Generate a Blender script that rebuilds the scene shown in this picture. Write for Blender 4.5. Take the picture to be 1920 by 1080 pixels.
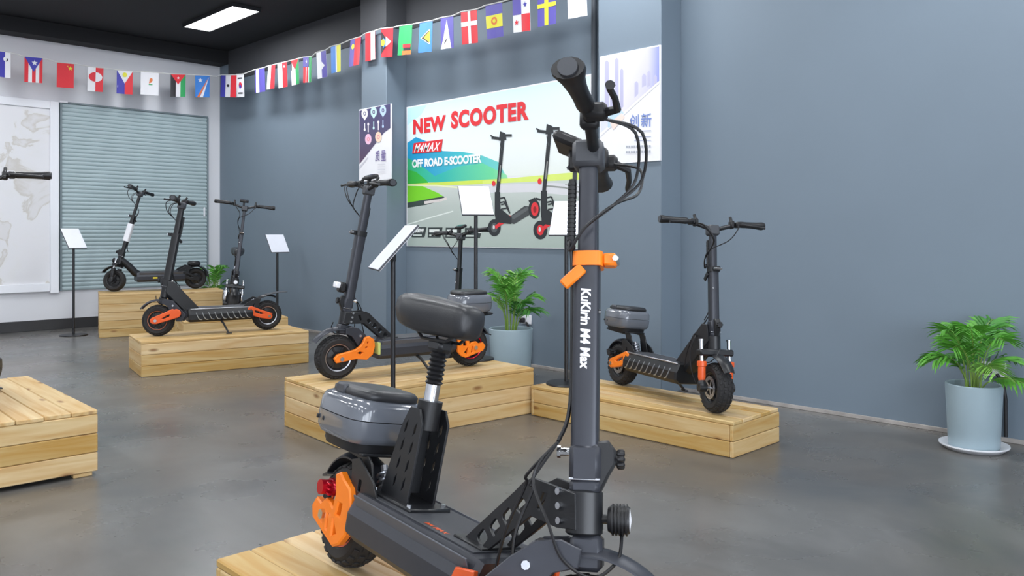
import bpy, bmesh, math, random
from mathutils import Vector, Matrix
random.seed(7)
for o in list(bpy.data.objects): bpy.data.objects.remove(o)
scene = bpy.context.scene
COL = scene.collection

# ------------------------------------------------------------------ camera
FPX, CX, HY, CAMH = 1546.0, 960.0, 440.0, 1.1      # focal length (px), principal column, horizon row, eye height (m)
YAW = math.radians(44.6)
FWD = (math.sin(YAW), math.cos(YAW)); RGT = (math.cos(YAW), -math.sin(YAW))
cd = bpy.data.cameras.new('camera'); cam = bpy.data.objects.new('camera', cd); COL.objects.link(cam)
cam.location = (0, 0, CAMH); cam.rotation_euler = (math.pi/2, 0, -YAW)
cd.sensor_width = 36; cd.lens = FPX/1920*36; cd.shift_y = -(540-HY)/1920; cd.clip_start = 0.05
scene.camera = cam

# ------------------------------------------------------------------ world, exposure
w = bpy.data.worlds.new('world'); scene.world = w; w.use_nodes = True
w.node_tree.nodes['Background'].inputs[0].default_value = (0.75, 0.82, 0.9, 1)
w.node_tree.nodes['Background'].inputs[1].default_value = 0.05
vs = scene.view_settings
vs.view_transform = 'Standard'; vs.look = 'None'; vs.gamma = 1.0; vs.use_curve_mapping = False
vs.exposure = 0.25
LAMP_W = 23.0            # watts of every ceiling panel
DAY = 6.2                # brightness of the daylight in the glazed shop front behind the camera
CEIL = 3.5
WX, WY = 4.94, 10.55     # right wall plane, back wall plane
PX_ = 4.70               # front of the wall pillars

def up(px, py, z):                     # pixel -> point on the horizontal plane z
    d = (CAMH-z)*FPX/(py-HY); l = (px-CX)/FPX*d
    return (d*FWD[0]+l*RGT[0], d*FWD[1]+l*RGT[1])
def ray(px):
    u = (px-CX)/FPX
    return FWD[0]+u*RGT[0], FWD[1]+u*RGT[1]
def on_x(px, py, X):                   # pixel -> (y, z) on the wall plane x = X
    a, b = ray(px); t = X/a
    return t*b, CAMH+(HY-py)/FPX*t
def on_y(px, py, Y):
    a, b = ray(px); t = Y/b
    return t*a, CAMH+(HY-py)/FPX*t
def on_line(px, py, p, q):             # pixel -> point on the vertical plane through p and q
    a, b = ray(px); ex, ey = q[0]-p[0], q[1]-p[1]
    t = (p[0]*ey-p[1]*ex)/(a*ey-b*ex)
    return Vector((t*a, t*b, CAMH+(HY-py)/FPX*t))

# ------------------------------------------------------------------ materials
MATS = {}
def s2l(c):
    return tuple((x/255/12.92 if x/255 <= 0.04045 else ((x/255+0.055)/1.055)**2.4) for x in c)
def mat(name, col, rough=0.5, metal=0.0, noise=0.0, nscale=20, bump=0.0, bscale=200, coat=0.0, spec=0.5, emit=0.0, sub=0.0):
    if name in MATS: return MATS[name]
    m = bpy.data.materials.new(name); m.use_nodes = True; nt = m.node_tree
    b = nt.nodes['Principled BSDF']
    c = (*s2l(col), 1)
    b.inputs['Base Color'].default_value = c; b.inputs['Roughness'].default_value = rough
    b.inputs['Metallic'].default_value = metal; b.inputs['Coat Weight'].default_value = coat
    b.inputs['Specular IOR Level'].default_value = spec
    if sub: b.inputs['Subsurface Weight'].default_value = sub
    if emit:
        b.inputs['Emission Color'].default_value = c; b.inputs['Emission Strength'].default_value = emit
    tc = None
    if noise or bump:
        tc = nt.nodes.new('ShaderNodeTexCoord')
    if noise:
        n = nt.nodes.new('ShaderNodeTexNoise'); n.inputs['Scale'].default_value = nscale; n.inputs['Detail'].default_value = 4
        nt.links.new(tc.outputs['Object'], n.inputs['Vector'])
        r = nt.nodes.new('ShaderNodeMapRange'); r.inputs[1].default_value = .3; r.inputs[2].default_value = .7
        r.inputs[3].default_value = 1-noise; r.inputs[4].default_value = 1+noise
        nt.links.new(n.outputs['Fac'], r.inputs[0])
        h = nt.nodes.new('ShaderNodeHueSaturation'); h.inputs['Color'].default_value = c
        nt.links.new(r.outputs[0], h.inputs['Value']); nt.links.new(h.outputs[0], b.inputs['Base Color'])
    if bump:
        n2 = nt.nodes.new('ShaderNodeTexNoise'); n2.inputs['Scale'].default_value = bscale
        nt.links.new(tc.outputs['Object'], n2.inputs['Vector'])
        bp = nt.nodes.new('ShaderNodeBump'); bp.inputs['Strength'].default_value = bump; bp.inputs['Distance'].default_value = .002
        nt.links.new(n2.outputs['Fac'], bp.inputs['Height']); nt.links.new(bp.outputs[0], b.inputs['Normal'])
    MATS[name] = m
    return m

def wood_mat():
    m = bpy.data.materials.new('pine_wood'); m.use_nodes = True; nt = m.node_tree; N = nt.nodes; L = nt.links
    b = N['Principled BSDF']; b.inputs['Roughness'].default_value = .55
    tc = N.new('ShaderNodeTexCoord'); oi = N.new('ShaderNodeObjectInfo')
    off = N.new('ShaderNodeVectorMath'); off.operation = 'MULTIPLY_ADD'
    cmb = N.new('ShaderNodeCombineXYZ')
    for i in range(3): L.new(oi.outputs['Random'], cmb.inputs[i])
    L.new(cmb.outputs[0], off.inputs[0]); off.inputs[1].default_value = (37, 11, 23); L.new(tc.outputs['Object'], off.inputs[2])
    mp = N.new('ShaderNodeMapping'); mp.inputs['Scale'].default_value = (1.3, 16, 16); L.new(off.outputs[0], mp.inputs[0])
    n = N.new('ShaderNodeTexNoise'); n.inputs['Scale'].default_value = 1.6; n.inputs['Detail'].default_value = 6; n.inputs['Distortion'].default_value = .6
    L.new(mp.outputs[0], n.inputs['Vector'])
    rp = N.new('ShaderNodeValToRGB'); e = rp.color_ramp.elements
    e[0].position = .28; e[0].color = (*s2l((196, 156, 100)), 1); e[1].position = .72; e[1].color = (*s2l((219, 195, 150)), 1)
    L.new(n.outputs['Fac'], rp.inputs[0])
    # tone of each plank
    hs = N.new('ShaderNodeHueSaturation')
    mr = N.new('ShaderNodeMapRange'); mr.inputs[3].default_value = .78; mr.inputs[4].default_value = 1.03
    L.new(oi.outputs['Random'], mr.inputs[0]); L.new(mr.outputs[0], hs.inputs['Value'])
    mr2 = N.new('ShaderNodeMapRange'); mr2.inputs[3].default_value = 1.20; mr2.inputs[4].default_value = .95
    L.new(oi.outputs['Random'], mr2.inputs[0]); L.new(mr2.outputs[0], hs.inputs['Saturation'])
    L.new(rp.outputs[0], hs.inputs['Color'])
    # knots
    mk = N.new('ShaderNodeMapping'); mk.inputs['Scale'].default_value = (3.2, 9, 9); L.new(off.outputs[0], mk.inputs[0])
    v = N.new('ShaderNodeTexVoronoi'); v.inputs['Scale'].default_value = 1.0; L.new(mk.outputs[0], v.inputs['Vector'])
    kr = N.new('ShaderNodeMapRange'); kr.inputs[1].default_value = .05; kr.inputs[2].default_value = .15; kr.inputs[3].default_value = .85; kr.inputs[4].default_value = 0
    L.new(v.outputs['Distance'], kr.inputs[0])
    mx = N.new('ShaderNodeMix'); mx.data_type = 'RGBA'; L.new(kr.outputs[0], mx.inputs[0]); L.new(hs.outputs[0], mx.inputs[6])
    mx.inputs[7].default_value = (*s2l((128, 82, 40)), 1)
    L.new(mx.outputs[2], b.inputs['Base Color'])
    bp = N.new('ShaderNodeBump'); bp.inputs['Strength'].default_value = .15; bp.inputs['Distance'].default_value = .002
    L.new(n.outputs['Fac'], bp.inputs['Height']); L.new(bp.outputs[0], b.inputs['Normal'])
    return m

def floor_mat():
    m = bpy.data.materials.new('polished_concrete'); m.use_nodes = True; nt = m.node_tree; N = nt.nodes; L = nt.links
    b = N['Principled BSDF']
    tc = N.new('ShaderNodeTexCoord')
    mp = N.new('ShaderNodeMapping'); mp.inputs['Scale'].default_value = (1.0, .8, 1); mp.inputs['Rotation'].default_value = (0, 0, .6)
    L.new(tc.outputs['Object'], mp.inputs[0])
    n = N.new('ShaderNodeTexNoise'); n.inputs['Scale'].default_value = 1.1; n.inputs['Detail'].default_value = 5; n.inputs['Distortion'].default_value = .5
    n.inputs['Roughness'].default_value = .6
    L.new(mp.outputs[0], n.inputs['Vector'])
    rp = N.new('ShaderNodeValToRGB'); e = rp.color_ramp.elements
    e[0].position = .30; e[0].color = (*s2l((78, 80, 82)), 1); e[1].position = .72; e[1].color = (*s2l((118, 117, 115)), 1)
    k = e.new(.5); k.color = (*s2l((96, 95, 93)), 1)
    L.new(n.outputs['Fac'], rp.inputs[0])
    n2 = N.new('ShaderNodeTexNoise'); n2.inputs['Scale'].default_value = .55; n2.inputs['Detail'].default_value = 3
    L.new(tc.outputs['Object'], n2.inputs['Vector'])
    r2 = N.new('ShaderNodeMapRange'); r2.inputs[1].default_value = .45; r2.inputs[2].default_value = .68; r2.inputs[3].default_value = 0; r2.inputs[4].default_value = .55
    L.new(n2.outputs['Fac'], r2.inputs[0])
    mx = N.new('ShaderNodeMix'); mx.data_type = 'RGBA'; L.new(r2.outputs[0], mx.inputs[0]); L.new(rp.outputs[0], mx.inputs[6])
    mx.inputs[7].default_value = (*s2l((109, 95, 80)), 1)
    L.new(mx.outputs[2], b.inputs['Base Color'])
    n3 = N.new('ShaderNodeTexNoise'); n3.inputs['Scale'].default_value = 2.5; n3.inputs['Detail'].default_value = 5
    L.new(tc.outputs['Object'], n3.inputs['Vector'])
    r3 = N.new('ShaderNodeMapRange'); r3.inputs[3].default_value = .16; r3.inputs[4].default_value = .42
    L.new(n3.outputs['Fac'], r3.inputs[0]); L.new(r3.outputs[0], b.inputs['Roughness'])
    b.inputs['Specular IOR Level'].default_value = .6
    return m

def marble_mat():
    m = bpy.data.materials.new('white_marble'); m.use_nodes = True; nt = m.node_tree; N = nt.nodes; L = nt.links
    b = N['Principled BSDF']; b.inputs['Roughness'].default_value = .25
    tc = N.new('ShaderNodeTexCoord')
    n = N.new('ShaderNodeTexNoise'); n.inputs['Scale'].default_value = 2.6; n.inputs['Detail'].default_value = 9; n.inputs['Distortion'].default_value = .6
    L.new(tc.outputs['Object'], n.inputs['Vector'])
    rp = N.new('ShaderNodeValToRGB'); e = rp.color_ramp.elements
    e[0].position = .44; e[0].color = (*s2l((221, 220, 222)), 1); e[1].position = .56; e[1].color = (*s2l((228, 228, 232)), 1)
    k = e.new(.495); k.color = (*s2l((205, 201, 196)), 1); k2 = e.new(.51); k2.color = (*s2l((227, 227, 229)), 1)
    L.new(n.outputs['Fac'], rp.inputs[0]); L.new(rp.outputs[0], b.inputs['Base Color'])
    return m
WOOD = wood_mat(); FLOOR = floor_mat(); MARBLE = marble_mat()
M_WALL = mat('blue_grey_paint', (116, 130, 143), .6, noise=.03, nscale=1.2, bump=.05, bscale=150)
M_WHITE = mat('white_wall_paint', (218, 219, 224), .6, noise=.02, nscale=2)
M_TRIM = mat('white_frame_paint', (238, 240, 246), .4, noise=.01, nscale=3)
M_CEIL = mat('black_ceiling_paint', (24, 25, 29), .8, noise=.15, nscale=2)
M_SHUT = mat('shutter_metal', (170, 187, 191), .6, metal=.0, noise=.02, nscale=5)
M_BASE = mat('dark_skirting', (54, 54, 56), .5, noise=.05, nscale=5)
M_BLK = mat('black_metal', (28, 29, 32), .38, noise=.08, nscale=30)
M_BLKP = mat('black_plastic', (22, 22, 25), .45, noise=.08, nscale=40)
M_STEM = mat('charcoal_paint', (57, 59, 66), .38, metal=.3, noise=.04, nscale=30)
M_RUB = mat('tyre_rubber', (35, 34, 35), .75, noise=.12, nscale=40, bump=.2, bscale=250)
M_ORG = mat('orange_paint', (246, 128, 28), .35, noise=.03, nscale=20)
M_ORGR = mat('orange_red_paint', (226, 92, 40), .35, noise=.03, nscale=20)
M_CHR = mat('chrome', (222, 224, 228), .18, metal=1.0, noise=.02, nscale=20)
M_ALU = mat('brushed_aluminium', (190, 192, 198), .35, metal=.9, noise=.05, nscale=60)
M_GREY = mat('grey_gloss_shell', (104, 108, 116), .16, noise=.02, nscale=10, coat=.6)
M_DGREY = mat('dark_grey_plastic', (65, 67, 72), .45, noise=.04, nscale=30)
M_SEAT = mat('black_leatherette', (41, 42, 45), .38, noise=.05, nscale=60, bump=.15, bscale=500)
M_MATT = mat('deck_grip_tape', (61, 63, 68), .6, noise=.08, nscale=200, bump=.3, bscale=900)
M_RED = mat('red_anodised', (190, 22, 44), .25, metal=.5, noise=.05, nscale=40)
M_WHT = mat('white_plastic', (236, 237, 242), .35, noise=.01, nscale=10)
M_PRINTW = mat('white_print', (240, 240, 244), .5, noise=.01, nscale=10)

# ------------------------------------------------------------------ mesh builder
def T(x=0, y=0, z=0): return Matrix.Translation((x, y, z))
def RX(a): return Matrix.Rotation(a, 4, 'X')
def RY(a): return Matrix.Rotation(a, 4, 'Y')
def RZ(a): return Matrix.Rotation(a, 4, 'Z')
def frame(zdir, origin=(0, 0, 0), xhint=(1, 0, 0)):
    z = Vector(zdir).normalized(); x = Vector(xhint); x = x-z*x.dot(z)
    if x.length < 1e-5: x = Vector((0, 1, 0)); x = x-z*x.dot(z)
    x.normalize(); y = z.cross(x)
    m = Matrix((x, y, z)).transposed().to_4x4(); m.translation = Vector(origin)
    return m
PLATES = {}
class MB:
    def __init__(s): s.v = []; s.f = []; s.mi = []; s.m = 0
    def add(s, vs, fs, M=None):
        k = len(s.v)
        for p in vs: s.v.append(M @ Vector(p) if M is not None else Vector(p))
        for f in fs: s.f.append([i+k for i in f]); s.mi.append(s.m)
        return s
    def box(s, c, d, b=.003, M=None):
        hx, hy, hz = d[0]/2, d[1]/2, d[2]/2; b = min(b, hx*.6, hy*.6, hz*.6)
        vs = []; idx = {}
        for sx in (-1, 1):
            for sy in (-1, 1):
                for sz in (-1, 1):
                    for a in range(3):
                        p = [sx*hx, sy*hy, sz*hz]
                        for q in range(3):
                            if q != a: p[q] -= (sx, sy, sz)[q]*b
                        idx[sx, sy, sz, a] = len(vs); vs.append((c[0]+p[0], c[1]+p[1], c[2]+p[2]))
        fs = []
        for a in range(3):
            o = [q for q in range(3) if q != a]
            for sg in (-1, 1):
                def k(i, j):
                    t = [0, 0, 0]; t[a] = sg; t[o[0]] = i; t[o[1]] = j
                    return idx[t[0], t[1], t[2], a]
                fs.append([k(-1, -1), k(1, -1), k(1, 1), k(-1, 1)])
        for a in range(3):            # edges along axis a
            o = [q for q in range(3) if q != a]
            for i in (-1, 1):
                for j in (-1, 1):
                    def k(e, which):
                        t = [0, 0, 0]; t[a] = e; t[o[0]] = i; t[o[1]] = j
                        return idx[t[0], t[1], t[2], which]
                    fs.append([k(-1, o[0]), k(1, o[0]), k(1, o[1]), k(-1, o[1])])
        for sx in (-1, 1):
            for sy in (-1, 1):
                for sz in (-1, 1): fs.append([idx[sx, sy, sz, 0], idx[sx, sy, sz, 1], idx[sx, sy, sz, 2]])
        return s.add(vs, fs, M)
    def loft(s, rings, M=None, caps=True, closed=False):
        n = len(rings[0]); vs = [p for r in rings for p in r]; fs = []
        R_ = len(rings)
        for i in range(R_ if closed else R_-1):
            a = i*n; b_ = ((i+1) % R_)*n
            for j in range(n): fs.append([a+j, a+(j+1) % n, b_+(j+1) % n, b_+j])
        if caps and not closed: fs.append(list(range(n))[::-1]); fs.append([(R_-1)*n+j for j in range(n)])
        return s.add(vs, fs, M)
    def tube(s, pts, r, n=10, M=None, ell=None):
        pts = [Vector(p) for p in pts]; rs = r if isinstance(r, (list, tuple)) else [r]*len(pts)
        rings = []; up_ = None
        for i, p in enumerate(pts):
            t = (pts[min(i+1, len(pts)-1)]-pts[max(i-1, 0)]).normalized()
            if up_ is None:
                up_ = Vector((0, 0, 1)) if abs(t.z) < .9 else Vector((1, 0, 0))
            up_ = (up_-t*up_.dot(t)).normalized(); sd = t.cross(up_)
            e = ell[i] if ell else 1
            rings.append([p+sd*math.cos(2*math.pi*k/n)*rs[i]*e+up_*math.sin(2*math.pi*k/n)*rs[i] for k in range(n)])
        return s.loft(rings, M)
    def cyl(s, p, q, r, n=16, r2=None, M=None):
        return s.tube([p, q], [r, r if r2 is None else r2], n, M)
    def lathe(s, prof, n=24, M=None, closed=False):    # prof: (radius, height) about local z
        rings = [[(r*math.cos(2*math.pi*k/n), r*math.sin(2*math.pi*k/n), h) for k in range(n)] for r, h in prof]
        return s.loft(rings, M, caps=not closed, closed=closed)
    def plate(s, outer, holes=(), t=.005, bev=.0, M=None):   # flat plate in local xy with through holes
        cu = bpy.data.curves.new('tmp', 'CURVE'); cu.dimensions = '2D'; cu.fill_mode = 'BOTH'
        cu.extrude = max(t/2-bev, 1e-4); cu.bevel_depth = bev; cu.bevel_resolution = 0
        for poly in [outer]+list(holes):
            sp = cu.splines.new('POLY'); sp.points.add(len(poly)-1); sp.use_cyclic_u = True
            for i, p in enumerate(poly): sp.points[i].co = (p[0], p[1], 0, 1)
        ob = bpy.data.objects.new('tmp', cu); me = bpy.data.meshes.new_from_object(ob)
        s.add([v.co for v in me.vertices], [list(p.vertices) for p in me.polygons], M)
        bpy.data.objects.remove(ob); bpy.data.curves.remove(cu); bpy.data.meshes.remove(me)
        return s
    def text(s, txt, bold=0.0, M=None, fit=None, shear=0.0, extrude=0.0, space=1.0):
        cu = bpy.data.curves.new('tmp', 'FONT'); cu.body = txt; cu.offset = bold; cu.shear = shear; cu.extrude = extrude
        cu.space_character = space; cu.resolution_u = 4
        ob = bpy.data.objects.new('tmp', cu); me = bpy.data.meshes.new_from_object(ob)
        vs = [v.co.copy() for v in me.vertices]
        if vs:
            x0 = min(v.x for v in vs); x1 = max(v.x for v in vs); y0 = min(v.y for v in vs); y1 = max(v.y for v in vs)
            if fit:
                vs = [Vector(((v.x-x0)/(x1-x0)*fit[0], (v.y-y0)/(y1-y0)*fit[1], v.z)) for v in vs]
            s.add(vs, [list(p.vertices) for p in me.polygons], M)
        bpy.data.objects.remove(ob); bpy.data.curves.remove(cu); bpy.data.meshes.remove(me)
        return s
    def build(s, name, mats, parent=None, M=None, smooth=40, loc=None, rot=None):
        if not isinstance(mats, (list, tuple)): mats = [mats]
        me = bpy.data.meshes.new(name)
        me.from_pydata([tuple(M @ p) if M is not None else tuple(p) for p in s.v], [], s.f)
        for m in mats: me.materials.append(m)
        me.polygons.foreach_set('material_index', s.mi)
        bm = bmesh.new(); bm.from_mesh(me)
        if not getattr(s, 'keep', False): bmesh.ops.recalc_face_normals(bm, faces=bm.faces)
        bm.to_mesh(me); bm.free()
        if smooth:
            me.shade_smooth(); me.set_sharp_from_angle(angle=math.radians(smooth))
        o = bpy.data.objects.new(name, me); COL.objects.link(o)
        if parent: o.parent = parent
        if loc: o.location = loc
        if rot: o.rotation_euler = rot
        return o

def tag(o, label=None, cat=None, group=None, kind=None):
    if label: o['label'] = label
    if cat: o['category'] = cat
    if group: o['group'] = group
    if kind: o['kind'] = kind
    return o
def empty(name, loc, rz=0, label=None, cat=None, group=None):
    o = bpy.data.objects.new(name, None); COL.objects.link(o); o.location = loc; o.rotation_euler = (0, 0, rz)
    o.empty_display_size = .1
    return tag(o, label, cat, group)
def arc(cx, cy, r, a0, a1, n): return [(cx+r*math.cos(math.radians(a0+(a1-a0)*i/n)), cy+r*math.sin(math.radians(a0+(a1-a0)*i/n))) for i in range(n+1)]
def rrect(cx, cy, w, h, r, ang=0, n=3):
    pts = []
    for sx, sy, a in ((1, 1, 0), (-1, 1, 90), (-1, -1, 180), (1, -1, 270)):
        pts += arc(cx+sx*(w/2-r), cy+sy*(h/2-r), r, a, a+90, n)
    c, s_ = math.cos(ang), math.sin(ang)
    return [(cx+(x-cx)*c-(y-cy)*s_, cy+(x-cx)*s_+(y-cy)*c) for x, y in pts]

# ------------------------------------------------------------------ the room
def struct(name, mb, m, parent=None, **k):
    o = mb.build(name, m, parent, **k)
    if not parent: o['kind'] = 'structure'
    return o
XL, YF = -5.2, -4.2
struct('floor', MB().box(((XL+WX)/2, (YF+WY)/2, -.05), (WX-XL+.4, WY-YF+.4, .1), 0), FLOOR)
struct('ceiling', MB().box(((XL+WX)/2, (YF+WY)/2, CEIL+.05), (WX-XL+.4, WY-YF+.4, .1), 0), M_CEIL)
struct('wall_right', MB().box((WX+.1, (YF+WY)/2, CEIL/2), (.2, WY-YF+.4, CEIL), 0), M_WALL)
struct('wall_back', MB().box(((XL+WX)/2, WY+.1, CEIL/2), (WX-XL, .2, CEIL), 0), M_WHITE)
struct('wall_left', MB().box((XL-.1, (YF+WY)/2, CEIL/2), (.2, WY-YF+.4, CEIL), 0), M_WHITE)
struct('wall_front', MB().box(((XL+WX)/2, YF-.1, CEIL/2), (WX-XL, .2, CEIL), 0), M_WHITE)
zb = on_y(380, 121, WY)[1]
struct('trim_1', MB().box(((XL+WX)/2, WY-.13, (zb+CEIL)/2), (WX-XL, .26, CEIL-zb), .004), M_CEIL)   # dark ceiling beam over the back wall
yn1 = on_x(762, 300, WX)[0]; yf1 = on_x(678, 300, PX_)[0]
yn2 = on_x(1277, 300, WX)[0]; yf2 = on_x(1122, 300, PX_)[0]
for y0, y1 in ((yn1, yf1), (yn2, yf2)):
    struct('wall_pillar', MB().box(((PX_+WX)/2, (y0+y1)/2, CEIL/2), (WX-PX_, y1-y0, CEIL), .003), M_WALL)
# charcoal band painted on boards along the top of the right wall and round its pillars
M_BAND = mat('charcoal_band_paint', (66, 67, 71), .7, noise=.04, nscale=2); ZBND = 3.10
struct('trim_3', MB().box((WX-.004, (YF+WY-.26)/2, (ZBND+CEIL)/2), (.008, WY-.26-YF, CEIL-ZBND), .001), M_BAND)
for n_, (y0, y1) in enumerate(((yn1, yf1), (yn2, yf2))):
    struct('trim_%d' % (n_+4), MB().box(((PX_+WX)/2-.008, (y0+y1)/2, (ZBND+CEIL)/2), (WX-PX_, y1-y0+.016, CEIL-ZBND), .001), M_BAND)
yp = on_x(1114, 300, WX-.03)[0]
pp = MB(); pp.cyl((WX-.03, yp, 0), (WX-.03, yp, CEIL), .022)
for zz in (.6, 1.8, 3.0): pp.box((WX-.02, yp, zz), (.04, .06, .02), .002)
struct('trim_2', pp, mat('conduit_paint', (70, 76, 84), .5, noise=.04, nscale=10))
struct('baseboard_back', MB().box(((XL+WX)/2, WY-.01, .06), (WX-XL, .02, .12), .003), M_BASE)
M_SKIRT = mat('pale_skirting', (168, 162, 158), .6, noise=.25, nscale=9)
yy = YF
segs = [(YF, yn2), (yf2, yn1), (yf1, WY)]
for a, b in segs:
    struct('baseboard_right', MB().box((WX-.006, (a+b)/2, .012), (.012, b-a-.002, .024), .002), M_SKIRT)

# roller shutter set in the back wall, slat by slat
sx0, sz1 = on_y(112, 193, WY); sx1, _ = on_y(388, 222, WY); sz0 = on_y(112, 545, WY)[1]
sh = MB().box(((sx0+sx1)/2, WY-.006, (sz0+sz1)/2), (sx1-sx0, .012, sz1-sz0), .002).build('window_1', M_SHUT); sh['kind'] = 'structure'
ns = 46; ph = (sz1-sz0)/ns
slat = MB(); L2 = (sx1-sx0)/2-.012
prof = [(-.0, -ph*.5), (-.009, -ph*.44), (-.016, -ph*.15), (-.017, ph*.15), (-.010, ph*.40), (0, ph*.47)]
slat.loft([[(x, y, z) for y, z in prof] for x in (-L2, L2)])
s0 = slat.build('slat', M_SHUT, sh, loc=((sx0+sx1)/2, WY-.010, sz0+ph*.5))
for i in range(1, ns):
    c = s0.copy(); COL.objects.link(c); c.parent = sh; c.location.z = sz0+ph*(i+.5)
for xx in (sx0+.004, sx1-.004): MB().box((xx, WY-.02, (sz0+sz1)/2), (.02, .04, sz1-sz0), .002).build('guide_rail', mat('rail_metal', (120, 134, 140), .4, noise=.03), sh)
MB().box(((sx0+sx1)/2, WY-.02, sz1+.006), (sx1-sx0, .04, .02), .002).build('head_rail', mat('rail_metal', (120, 134, 140)), sh)
MB().box((sx1-.05, WY-.035, sz0+.95), (.02, .02, .12), .004).build('pull_handle', M_WHT, sh)
# white framed marble panel
mx1 = on_y(92, 205, WY)[0]; fx1 = on_y(109, 200, WY)[0]
mz0 = on_y(0, 538, WY)[1]; mz1 = on_y(92, 205, WY)[1]
mw = 2.2; fw = fx1-mx1
pan = MB().box((mx1-mw/2, WY-.012, (mz0+mz1)/2), (mw, .024, mz1-mz0), .001).build('window_2', MARBLE); pan['kind'] = 'structure'
for nm, c, d in (('frame_side', (mx1+fw/2, (mz0+mz1)/2), (fw, mz1-mz0+2*fw)), ('frame_side', (mx1-mw-fw/2, (mz0+mz1)/2), (fw, mz1-mz0+2*fw)),
                 ('frame_rail', (mx1-mw/2, mz1+fw/2), (mw, fw)), ('frame_rail', (mx1-mw/2, mz0-fw/2+.02), (mw, fw))):
    MB().box((c[0], WY-.022, c[1]), (d[0], .044, d[1]), .006).build(nm, M_TRIM, pan)
tape = MB().box((on_y(117, 193, WY)[0], WY-.05, sz1+.012), (.09, .006, .025), .002).build('paper_tape', M_WHT)
tag(tape, 'small white paper tape at the top corner of the roller shutter', 'tape')

# glazed shop front in the wall behind the camera: frames and daylit panes
M_DAY = mat('daylit_glass', (236, 244, 255), .2, emit=DAY, noise=.001)
M_FRM = mat('shopfront_frame', (60, 62, 66), .5, noise=.03)
for i in range(3):
    xc = XL+1.45+i*2.42
    pn = MB().box((xc, YF+.01, 1.45), (2.2, .02, 2.5), .002).build('window_%d' % (i+3), M_DAY); pn['kind'] = 'structure'
    for dx in (-1.13, 1.13): MB().box((xc+dx, YF+.025, 1.45), (.06, .05, 2.62), .004).build('frame_side', M_FRM, pn)
    for zz in (.17, 2.73): MB().box((xc, YF+.025, zz), (2.2, .05, .06), .004).build('frame_rail', M_FRM, pn)

# ------------------------------------------------------------------ ceiling lamps
M_LAMP = mat('lamp_diffuser', (255, 255, 255), .4, emit=6.0, noise=.001)
M_HOUS = mat('lamp_housing', (40, 42, 46), .5, noise=.03)
def lamp(x, y, label, group):
    r = empty('ceiling_light', (x, y, CEIL), 0, label, 'ceiling light', group)
    h = MB()
    for sx in (-1, 1): h.box((sx*.157, 0, -.02), (.012, 1.226, .04), .002)
    for sy in (-1, 1): h.box((0, sy*.607, -.02), (.302, .012, .04), .002)
    h.box((0, 0, -.008), (.302, 1.2, .012), .001)
    h.build('housing', M_HOUS, r)
    MB().box((0, 0, -.030), (.30, 1.2, .012), .003).build('diffuser', M_LAMP, r)
    ld = bpy.data.lights.new('panel_light', 'AREA'); ld.shape = 'RECTANGLE'; ld.size = .29; ld.size_y = 1.18
    ld.energy = LAMP_W; ld.color = (.96, 1, 1.04); ld.spread = math.radians(180)
    lo = bpy.data.objects.new('panel_light', ld); COL.objects.link(lo); lo.parent = r; lo.location = (0, 0, -.038)
GX = [4.08, 1.6, -.9, -3.4]; GY = [8.7, 6.15, 3.6, 1.05, -1.5]
for gx in GX:
    for gy in GY:
        if gx == GX[0] and gy == GY[0]: lamp(gx, gy, 'bright rectangular white panel light on the dark ceiling near the far corner', 'ceiling panel lights')
        else: lamp(gx, gy, 'rectangular white panel light on the dark ceiling out over the show floor', 'ceiling panel lights')

# ------------------------------------------------------------------ wooden plinths, plank by plank
PLK = {}
def plank(name, parent, l, wd, t, c, rz=0, flat=True):
    """one board: long axis = its own x; flat boards lie (w in y, t in z), upright boards stand (t in y, w in z)"""
    d = (round(l, 4), round(wd, 4), round(t, 4)) if flat else (round(l, 4), round(t, 4), round(wd, 4))
    if d not in PLK:
        o = MB().box((0, 0, 0), d, .0035).build(name, WOOD, parent, smooth=0); PLK[d] = o.data
    else:
        o = bpy.data.objects.new(name, PLK[d]); COL.objects.link(o); o.parent = parent
    o.location = c; o.rotation_euler = (0, 0, rz)
    return o
def plinth(label, fl, yaw, ln, dp, h, rows, along='x', ntop=5, feet=0.0):
    r = empty('wooden_plinth', (fl[0], fl[1], 0), yaw, label, 'plinth', 'pine plank display plinths')
    t = .02; g = .002; ph_ = (h-t-feet)/rows
    for i in range(rows):
        z = feet+ph_*(i+.5)
        for y in (t/2, dp-t/2): plank('plank', r, ln, ph_-g, t, (ln/2, y, z), 0, False)
        for x in (t/2, ln-t/2): plank('plank', r, dp-2*t-.002, ph_-g, t, (x, dp/2, z), math.pi/2, False)
    if along == 'x':
        wd = dp/ntop
        for i in range(ntop): plank('top_board', r, ln+random.uniform(-.004, .006), wd-g, t, (ln/2+random.uniform(-.002, .002), wd*(i+.5), h-t/2), 0, True)
    else:
        wd = ln/ntop
        for i in range(ntop): plank('top_board', r, dp+random.choice((-.006, .0, .005)), wd-g, t, (wd*(i+.5), dp/2+random.uniform(-.003, .003), h-t/2), math.pi/2, True)
    if feet:
        for x in (.06, ln-.06):
            for y in (.03, dp-.03): plank('foot', r, .08, .04, feet, (x, y, feet/2), 0, True)
    return r
ZA, ZB, ZC, ZC2, ZD, ZE, ZF = .30, .275, .465, .28, .28, .18, .28
plinth('three-row pine plinth cut by the picture edge, its scooter showing only a handlebar grip', (-.02, 4.05), math.radians(-1.5), 1.32, 1.24, ZA, 3, 'y', 12, .02)
flB = up(265, 708, 0)
plinth('pine plinth under the thick-stemmed scooter with slim orange swingarms', flB, math.radians(-11), 1.33, .58, ZB, 3, 'x', 5)
plinth('tall five-row pine plinth under the scooter with the white stem sleeve', up(186, 634, 0), math.radians(-17), 1.28, .60, ZC, 5, 'x', 5)
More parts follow.
